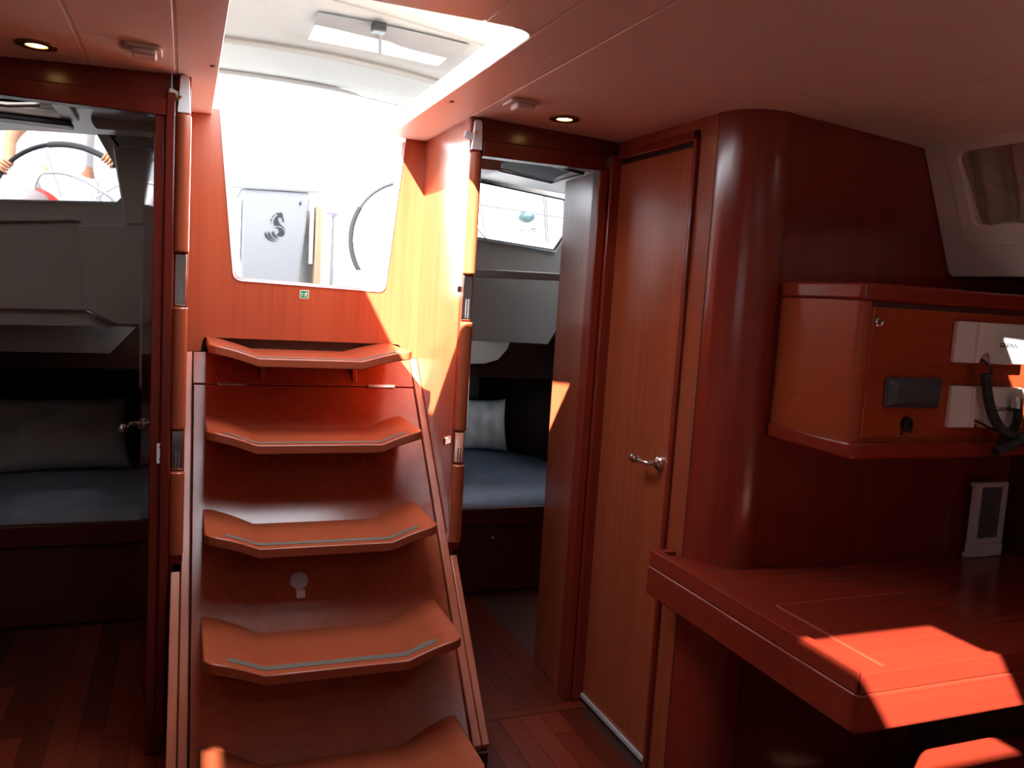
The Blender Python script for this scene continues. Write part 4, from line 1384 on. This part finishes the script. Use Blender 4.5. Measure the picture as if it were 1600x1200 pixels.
def emb(pts, sm=True):
    """emblem stroke from zoom-crop pixels (400..460 x 320..390 at 17.15x)"""
    P = [(400 + x / 17.15, 320 + y / 17.15) for x, y in pts]
    return [T(*p) for p in P]


lg = MB()
strokes = [
    [(535, 225), (685, 205), (720, 290), (720, 345), (665, 345), (600, 340), (600, 290), (535, 255)],           # head
    [(690, 330), (725, 345), (750, 455), (730, 475), (715, 440), (690, 390)],                                   # muzzle
    [(580, 290), (605, 340), (590, 400), (620, 480), (670, 540), (740, 600), (790, 690), (740, 635), (660, 575), (485, 560), (470, 470), (490, 390), (530, 325)],  # neck
    [(420, 335), (500, 255), (520, 262), (440, 345)], [(393, 375), (418, 380), (412, 455), (390, 450)], [(412, 490), (425, 495), (428, 520), (415, 515)],
    [(480, 610), (580, 595), (680, 625), (745, 690), (765, 760), (740, 820), (690, 855), (600, 845), (535, 800), (590, 770), (615, 710), (590, 650), (530, 620)],  # body
    [(465, 700), (500, 790), (560, 860), (610, 885), (560, 900), (480, 870), (425, 800), (420, 740)],
    [(345, 715), (385, 810), (440, 890), (520, 930), (610, 935), (510, 945), (400, 915), (330, 840), (320, 760)],
    [(250, 720), (285, 800), (340, 890), (420, 955), (560, 985), (480, 990), (350, 955), (255, 880), (225, 800)],
]
for s_ in strokes:
    lg.plate([p + Vector((0, -.003, 0)) for p in emb(s_)], [], (0, .0035, 0))
lg.build('seahorse_emblem', LOGO, tb)
lg = MB()
a = T(469, 318)
lg.prism([a + Vector((-.006, -.003, -.010)), a + Vector((.006, -.003, -.010)), a + Vector((.006, -.003, .0)), a + Vector((.001, -.003, .013)), a + Vector((-.005, -.003, .002))], (0, .003, 0))
lg.build('small_emblem', LOGO, tb)
# lamp-like catch seen outside right of the table
p = T(522, 333)
o = MB().ball(p, (.05, .06, .018)).build('winch_handle_pocket', mat('lilac_grey_plastic', (.45, .42, .62, 1), .4))
o2 = MB().tube([(p.x, p.y, 1.05), (p.x, p.y, p.z - .005)], .012, 10).build('pocket_stem', GEL, o)
tag(o, 'lilac-grey fitting on a white stem right of the cockpit table', 'fitting')


# wheels
def wheel(cx, name, label, grip=(.010, .0105, .011, 1)):
    c = Vector((cx, 6.0, 1.72))
    t = thing(name, label, 'wheel', c)
    R0 = .425
    cir = [c + Vector((R0 * math.cos(2 * math.pi * i / 64), 0, R0 * math.sin(2 * math.pi * i / 64))) for i in range(65)]
    MB().tube(cir[:-1] + [cir[0]], .013, 10, cap=False).build('rim', mat('grey_wheel_rim', (.012, .012, .014, 1), .7, spec=.2), t)
    for a0, a1 in ((55, 105), (150, 215), (300, 350)):
        pp = [c + Vector((R0 * math.cos(math.radians(a0 + (a1 - a0) * i / 16)), 0, R0 * math.sin(math.radians(a0 + (a1 - a0) * i / 16)))) for i in range(17)]
        MB().tube(pp, .019, 10).build('leather_grip', mat('grey_leather', grip, .9, spec=.15), t)
    for k in range(5):
        a = math.radians(18 + 72 * k + 18)
        MB().tube([c, c + Vector((R0 * math.cos(a), 0, R0 * math.sin(a)))], [.010, .006], 8).build('spoke', STEEL, t)
    MB().lathe([(.045, -.03), (.05, 0), (.045, .03), (.02, .04)], c, (0, -1, 0), 18).build('hub', STEEL, t)
    return t


wheel(1.51, 'steering_wheel', 'grey starboard steering wheel seen through the companionway')
wheel(-.70, 'steering_wheel', 'grey port steering wheel held by the helmsman', (.06, .062, .066, 1))
for cx, nm in ((-.70, 'port'), (1.51, 'starboard')):
    t = thing('wheel_pedestal', 'white rounded %s wheel pedestal with steel guard rail' % nm, 'pedestal', (cx, 5.75, 1.05))
    ox = .10 if cx < 0 else .0
    MB().lathe([(.16, 0), (.15, .3), (.155, .52), (.165, .64), (.14, .72), (.07, .77), (.001, .78)], (cx + ox, 5.72, 1.05), (0, 0, 1), 24).build('pedestal_column', GEL, t)
    pp = spline([(cx + ox - .24, 5.62, 1.05), (cx + ox - .23, 5.62, 1.80), (cx + ox - .12, 5.62, 1.93), (cx + ox + .10, 5.62, 1.86), (cx + ox + .22, 5.62, 1.70), (cx + ox + .23, 5.62, 1.05)], 8)
    MB().tube(pp, .012, 10).build('guard_rail', STEEL, t)

# helmsman: one skinned body, clothes as children
BX, BYY, BZ = -.74, 6.42, 1.05


def skin_mesh(name, verts, edges, radii, m, parent, root=0, sub=2):
    me = bpy.data.meshes.new(name)
    me.from_pydata([Vector(v) for v in verts], edges, [])
    o = bpy.data.objects.new('tmp_skin', me)
    COL.objects.link(o)
    md = o.modifiers.new('skin', 'SKIN')
    for i, r in enumerate(radii):
        sv = me.skin_vertices[0].data[i]
        sv.radius = r if isinstance(r, tuple) else (r, r)
        sv.use_root = (i == root)
    md.use_smooth_shade = True
    s = o.modifiers.new('sub', 'SUBSURF')
    s.levels = s.render_levels = sub
    dg = bpy.context.evaluated_depsgraph_get()
    me2 = bpy.data.meshes.new_from_object(o.evaluated_get(dg))
    bpy.data.objects.remove(o)
    me2.name = name
    me2.materials.clear()
    me2.materials.append(m)
    for p in me2.polygons:
        p.use_smooth = True
        p.material_index = 0
    o2 = bpy.data.objects.new(name, me2)
    COL.objects.link(o2)
    if parent is not None:
        o2.parent = parent
        o2.matrix_parent_inverse = world_of(parent).inverted()
    return o2


per = thing('person', 'helmsman in white shirt and white shorts gripping the port wheel', 'person', (BX, BYY, BZ))
hL = Vector((-1.02, 6.04, 1.96))                               # hand at the viewer's left
hR = Vector((-.462, 6.04, 2.085))
V = [(BX, BYY, BZ + .93), (BX, BYY, BZ + 1.08), (BX, BYY, BZ + 1.25), (BX, BYY, BZ + 1.40), (BX, BYY - .01, BZ + 1.50), (BX, BYY - .03, BZ + 1.58), (BX, BYY - .03, BZ + 1.72),
     (BX - .18, BYY, BZ + 1.39), (BX - .33, BYY - .10, BZ + 1.14), (hL.x - .02, hL.y + .06, hL.z + .03),
     (BX + .18, BYY, BZ + 1.39), (BX + .34, BYY - .08, BZ + 1.15), (hR.x + .02, hR.y + .06, hR.z + .02),
     (BX - .10, BYY, BZ + .88), (BX - .12, BYY - .03, BZ + .48), (BX - .12, BYY, BZ + .09), (BX - .13, BYY - .14, BZ + .03),
     (BX + .10, BYY, BZ + .88), (BX + .12, BYY - .03, BZ + .48), (BX + .12, BYY, BZ + .09), (BX + .13, BYY - .14, BZ + .03)]
E_ = [(0, 1), (1, 2), (2, 3), (3, 4), (4, 5), (5, 6), (3, 7), (7, 8), (8, 9), (3, 10), (10, 11), (11, 12), (0, 13), (13, 14), (14, 15), (15, 16), (0, 17), (17, 18), (18, 19), (19, 20)]
Rr = [(.14, .10), (.135, .095), (.15, .105), (.13, .09), (.058, .058), (.075, .085), (.075, .09), (.062, .062), (.044, .044), (.032, .032), (.062, .062), (.044, .044), (.032, .032),
      (.085, .085), (.058, .058), (.042, .042), (.035, .03), (.085, .085), (.058, .058), (.042, .042), (.035, .03)]
skin_mesh('body', V, E_, Rr, SKIN, per)
# shirt and shorts a little larger than the body
sv_ = [(BX, BYY, BZ + .84), V[1], V[2], V[3], V[7], tuple(Vector(V[7]) * .45 + Vector(V[8]) * .55), V[10], tuple(Vector(V[10]) * .45 + Vector(V[11]) * .55)]
skin_mesh('shirt', sv_, [(0, 1), (1, 2), (2, 3), (3, 4), (4, 5), (3, 6), (6, 7)], [(.165, .125), (.155, .115), (.168, .122), (.145, .105), .078, .066, .078, .066], CLOTH, per)
sh_ = [(BX, BYY, BZ + 1.02), (BX, BYY, BZ + .92), (BX - .11, BYY, BZ + .80), (BX - .13, BYY - .02, BZ + .58), (BX + .11, BYY, BZ + .80), (BX + .13, BYY - .02, BZ + .58)]
skin_mesh('shorts', sh_, [(0, 1), (1, 2), (2, 3), (1, 4), (4, 5)], [(.16, .12), (.17, .13), .11, .10, .11, .10], CLOTH, per)
# head: ears, nose, hair
hc = Vector((BX, BYY - .03, BZ + 1.66))
MB().ball(hc + Vector((0, .015, .035)), (.085, .10, .095)).build('hair', HAIR, per)
MB().tube([hc + Vector((0, -.085, .02)), hc + Vector((0, -.112, -.012)), hc + Vector((0, -.088, -.02))], [.008, .014, .008], 8).build('nose', SKIN, per)
for s in (-1, 1):
    MB().ball(hc + Vector((s * .082, .01, .0)), (.012, .022, .032), 10, 8).build('ear', SKIN, per)
    MB().ball(hc + Vector((s * .032, -.083, .018)), (.011, .007, .008), 10, 8).build('eye', HAIR, per)
MB().box(hc.x - .025, hc.x + .025, hc.y - .092, hc.y - .082, hc.z - .052, hc.z - .044).build('mouth', mat('lips', (.45, .16, .12, 1), .5), per, .003)
# hands: palm, four fingers curled over the rim, thumb
WC = Vector((-.70, 6.0, 1.72))
for h, nm in ((hL, 'hand'), (hR, 'hand')):
    rad = Vector((h.x - WC.x, 0, h.z - WC.z)).normalized()
    tan = Vector((-rad.z, 0, rad.x))
    base = WC + rad * .425
    pv, pe, pr2 = [], [], []

    def chain(points, rads):
        k0 = len(pv)
        for i, (p, r) in enumerate(zip(points, rads)):
            pv.append(p)
            pr2.append(r)
            if i:
                pe.append((k0 + i - 1, k0 + i))
    wrist = base + rad * .03 + Vector((0, .075, 0))
    palm = base + rad * .032 + Vector((0, .03, 0))
    objs = []
    skin_mesh(nm, [wrist, palm, base + rad * .034 + Vector((0, .0, 0))], [(0, 1), (1, 2)], [(.026, .022), (.04, .02), (.04, .015)], SKIN, per, 0, 2)
    for f in range(4):
        o_ = tan * (.030 - .020 * f)
        ln = (1, 1.1, 1.05, .85)[f]
        fp_ = [palm + o_ * .8, base + rad * .032 + o_ + Vector((0, -.012 * ln, 0)), base + rad * .012 + o_ + Vector((0, -.030 * ln, 0)), base - rad * .018 + o_ + Vector((0, -.024 * ln, 0)), base - rad * .026 + o_ + Vector((0, -.004, 0))]
        skin_mesh('finger', fp_, [(0, 1), (1, 2), (2, 3), (3, 4)], [.010, .0098, .0095, .009, .008], SKIN, per, 0, 2)
    s_ = 1 if h is hL else -1
    th_ = [palm + tan * -.03 * s_ * -1, base + tan * .046 * s_ + rad * .006 + Vector((0, .022, 0)), base - rad * .022 + tan * .038 * s_ + Vector((0, .014, 0)), base - rad * .03 + tan * .028 * s_ + Vector((0, -.004, 0))]
    skin_mesh('thumb', th_, [(0, 1), (1, 2), (2, 3)], [.012, .0115, .0105, .009], SKIN, per, 0, 2)

# things seen through the left window
o = MB().ball(at_y(42, 318, 4.9), (.11, .09, .075), 20, 12).build('cockpit_cushion', mat('mauve_grey_vinyl', (.30, .25, .26, 1), .6))
tag(o, 'rounded grey cushion on the port cockpit bench behind the window', 'cushion')
rp = spline([at_y(px, py, 4.95) for px, py in ((56, 296), (66, 302), (76, 309), (86, 316), (100, 330))], 6)
o = MB().tube(rp, [.012 + .012 * math.sin(math.pi * i / (len(rp) - 1)) for i in range(len(rp))], 8).build('safety_strap', RED)
tag(o, 'red safety strap lying on the port cockpit bench', 'strap')

# pushpit rail, stays and outboard motor seen through the right window
def rod(px0, py0, px1, py1, y, r, name, label, cat='rail', grp=None):
    o = MB().tube([at_y(px0, py0, y), at_y(px1, py1, y)], r, 8).build(name, WIRE)
    tag(o, label, cat, grp)
    return o


rod(851, 306, 857, 420, 5.4, .014, 'stanchion', 'upright steel stanchion seen through the right cabin window', 'stanchion')
rod(700, 312, 900, 344, 5.4, .005, 'guard_wire', 'thin guard wire crossing the right cabin window', 'wire')
rod(744, 280, 775, 470, 5.4, .005, 'backstay', 'thin backstay slanting down in the right cabin window', 'wire')
rod(720, 325, 790, 412, 5.4, .006, 'backstay', 'shorter backstay leg at the lower left of the right cabin window', 'wire')
p = at_y(828, 348, 5.45)
t = thing('outboard_motor', 'small teal and white outboard motor on the stern rail', 'motor', p)
MB().ball(p + Vector((-.03, 0, .04)), (.055, .09, .045)).build('cowling', TEALB, t)
MB().box(p.x - .14, p.x + .05, p.y - .02, p.y + .02, p.z - .06, p.z - .035).build('bracket', GREYP, t, .006)
MB().box(p.x - .16, p.x - .09, p.y - .03, p.y + .03, p.z - .09, p.z - .02).build('clamp', STEEL, t, .01)
MB().tube([p + Vector((-.03, 0, 0)), p + Vector((-.04, 0, -.45))], .025, 10).build('shaft', GEL, t)

# ------------------------------------------------------------------ sprayhood over the companionway
sh = thing('sprayhood', 'cream canvas sprayhood with roof window above the companionway', 'canopy', (.39, 3.5, 2.0))
HZ = 2.40


def hz_(x, y):
    return HZ - .05 * ((x - .39) / 1.0) ** 2 - .012 * (y - 3.4) ** 2


wp = [at_z(px, py, HZ - .01) for px, py in ((503, 15), (693, 62), (682, 95), (497, 58))]
wx0, wx1 = .46, 1.03
wy0, wy1 = 3.36, 3.72
top = MB()
xs = [-.75, -.5, -.2, .1, .3, wx0, .6, .75, .9, wx1, 1.2, 1.45, 1.6]
ys = [2.72, 2.9, 3.1, 3.25, wy0, 3.5, 3.6, wy1, 3.8, 3.95, 4.1, 4.3, 4.42]
vs = [(x, y, hz_(x, y)) for y in ys for x in xs]
nx = len(xs)
fs = []
for j in range(len(ys) - 1):
    for i in range(nx - 1):
        if wx0 - .001 <= xs[i] and xs[i + 1] <= wx1 + .001 and wy0 - .001 <= ys[j] and ys[j + 1] <= wy1 + .001:
            continue
        fs.append((j * nx + i, j * nx + i + 1, (j + 1) * nx + i + 1, (j + 1) * nx + i))
to = top.add(vs, fs).build('roof_canvas', CANVAS, sh, angle=80)
sm = to.modifiers.new('thick', 'SOLIDIFY')
sm.thickness = .004
win = MB().add([(wx0 - .01, wy0 - .01, hz_(wx0, wy0) + .006), (wx1 + .01, wy0 - .01, hz_(wx1, wy0) + .006), (wx1 + .01, wy1 + .01, hz_(wx1, wy1) + .006), (wx0 - .01, wy1 + .01, hz_(wx0, wy1) + .006)], [(0, 1, 2, 3)]).build('roof_window', GLASS_C, sh)
bl = MB()
N_ = 14
vs = []
for j in range(4):
    for i in range(N_ + 1):
        a = i / N_
        x = wx0 - .015 + (wx1 - wx0 + .03) * a
        dr = .09 + .16 * max(0, (a - .45)) * 1.1 - .02 * math.sin(a * 9)
        y = wy0 - .05 + (dr + .035) * j / 3
        vs.append((x, y, hz_(x, y) - .012 - .012 * j / 3 - .010 * abs(math.sin(a * math.pi * 2)) * j / 3))
bl.add(vs, [(j * (N_ + 1) + i, j * (N_ + 1) + i + 1, (j + 1) * (N_ + 1) + i + 1, (j + 1) * (N_ + 1) + i) for j in range(3) for i in range(N_)])
bl.build('rolled_window_flap', CANVAS_D, sh, angle=80)
st3 = [at_z(594, py, HZ - .03) for py in (38, 80)]
MB().tube([(q.x, q.y, hz_(q.x, q.y) - .03) for q in st3], .007, 8).build('tie_strap', CANVAS_D, sh)
MB().box(st3[0].x - .025, st3[0].x + .025, st3[0].y - .005, st3[0].y + .05, HZ - .055, HZ - .02).build('buckle', BLACK, sh, .004)
# bows (steel tubes in canvas sleeves)
for y, zz, nm in ((3.86, -.016, 'canvas_sleeve'), (4.42, -.01, 'canvas_sleeve'), (2.74, -.01, 'canvas_sleeve')):
    pp = [(x, y + .16 * max(0, x - .5) ** 1.5, hz_(x, y) + zz) for x in [-.75 + 2.35 * i / 20 for i in range(21)]]
    MB().tube(pp, .016, 8).build(nm, CANVAS, sh)
for y in (2.74, 3.86, 4.42):
    for x in (-.75, 1.6):
        MB().tube([(x, y, hz_(x, y)), (x + (.12 if x > 0 else -.12), 3.3 + (y - 3.3) * .35, 1.93)], .013, 8).build('bow_leg', STEEL, sh)
# unseen hood front: clear centre, port wing and apron shaped to bound the sunbeam
fr_ = MB()
fl0 = 1.55
asp = .82
def fp2(x, a):
    y = 2.74 - (2.74 - fl0) * a
    return (x, y, (hz_(x, 2.74)) * (1 - a) + 2.0 * a)
fr_.add([fp2(-.75, 0), fp2(-.02, 0), fp2(-.02, 1), fp2(-.75, 1)], [(0, 1, 2, 3)])
fo_ = fr_.build('sun_limit_wing', CANVAS, sh)
sm = fo_.modifiers.new('thick', 'SOLIDIFY')
sm.thickness = .004
MB().add([fp2(-.02, 0), fp2(1.6, 0), fp2(1.6, asp), fp2(-.02, asp)], [(0, 1, 2, 3)]).build('front_window', GLASS_C, sh)
lo_ = MB().add([fp2(-.02, asp), fp2(1.6, asp), fp2(1.6, 1.0), fp2(-.02, 1.0)], [(0, 1, 2, 3)]).build('sun_limit_apron', CANVAS, sh)
sm = lo_.modifiers.new('thick', 'SOLIDIFY')
sm.thickness = .004
sq_ = [at_z(500 + 270 * i / 8, 70 * i / 8, HZ - .02) for i in range(9)]
MB().tube([(q.x, q.y, hz_(q.x, q.y) - .004) for q in sq_], .006, 6).build('canvas_seam', CANVAS_D, sh)
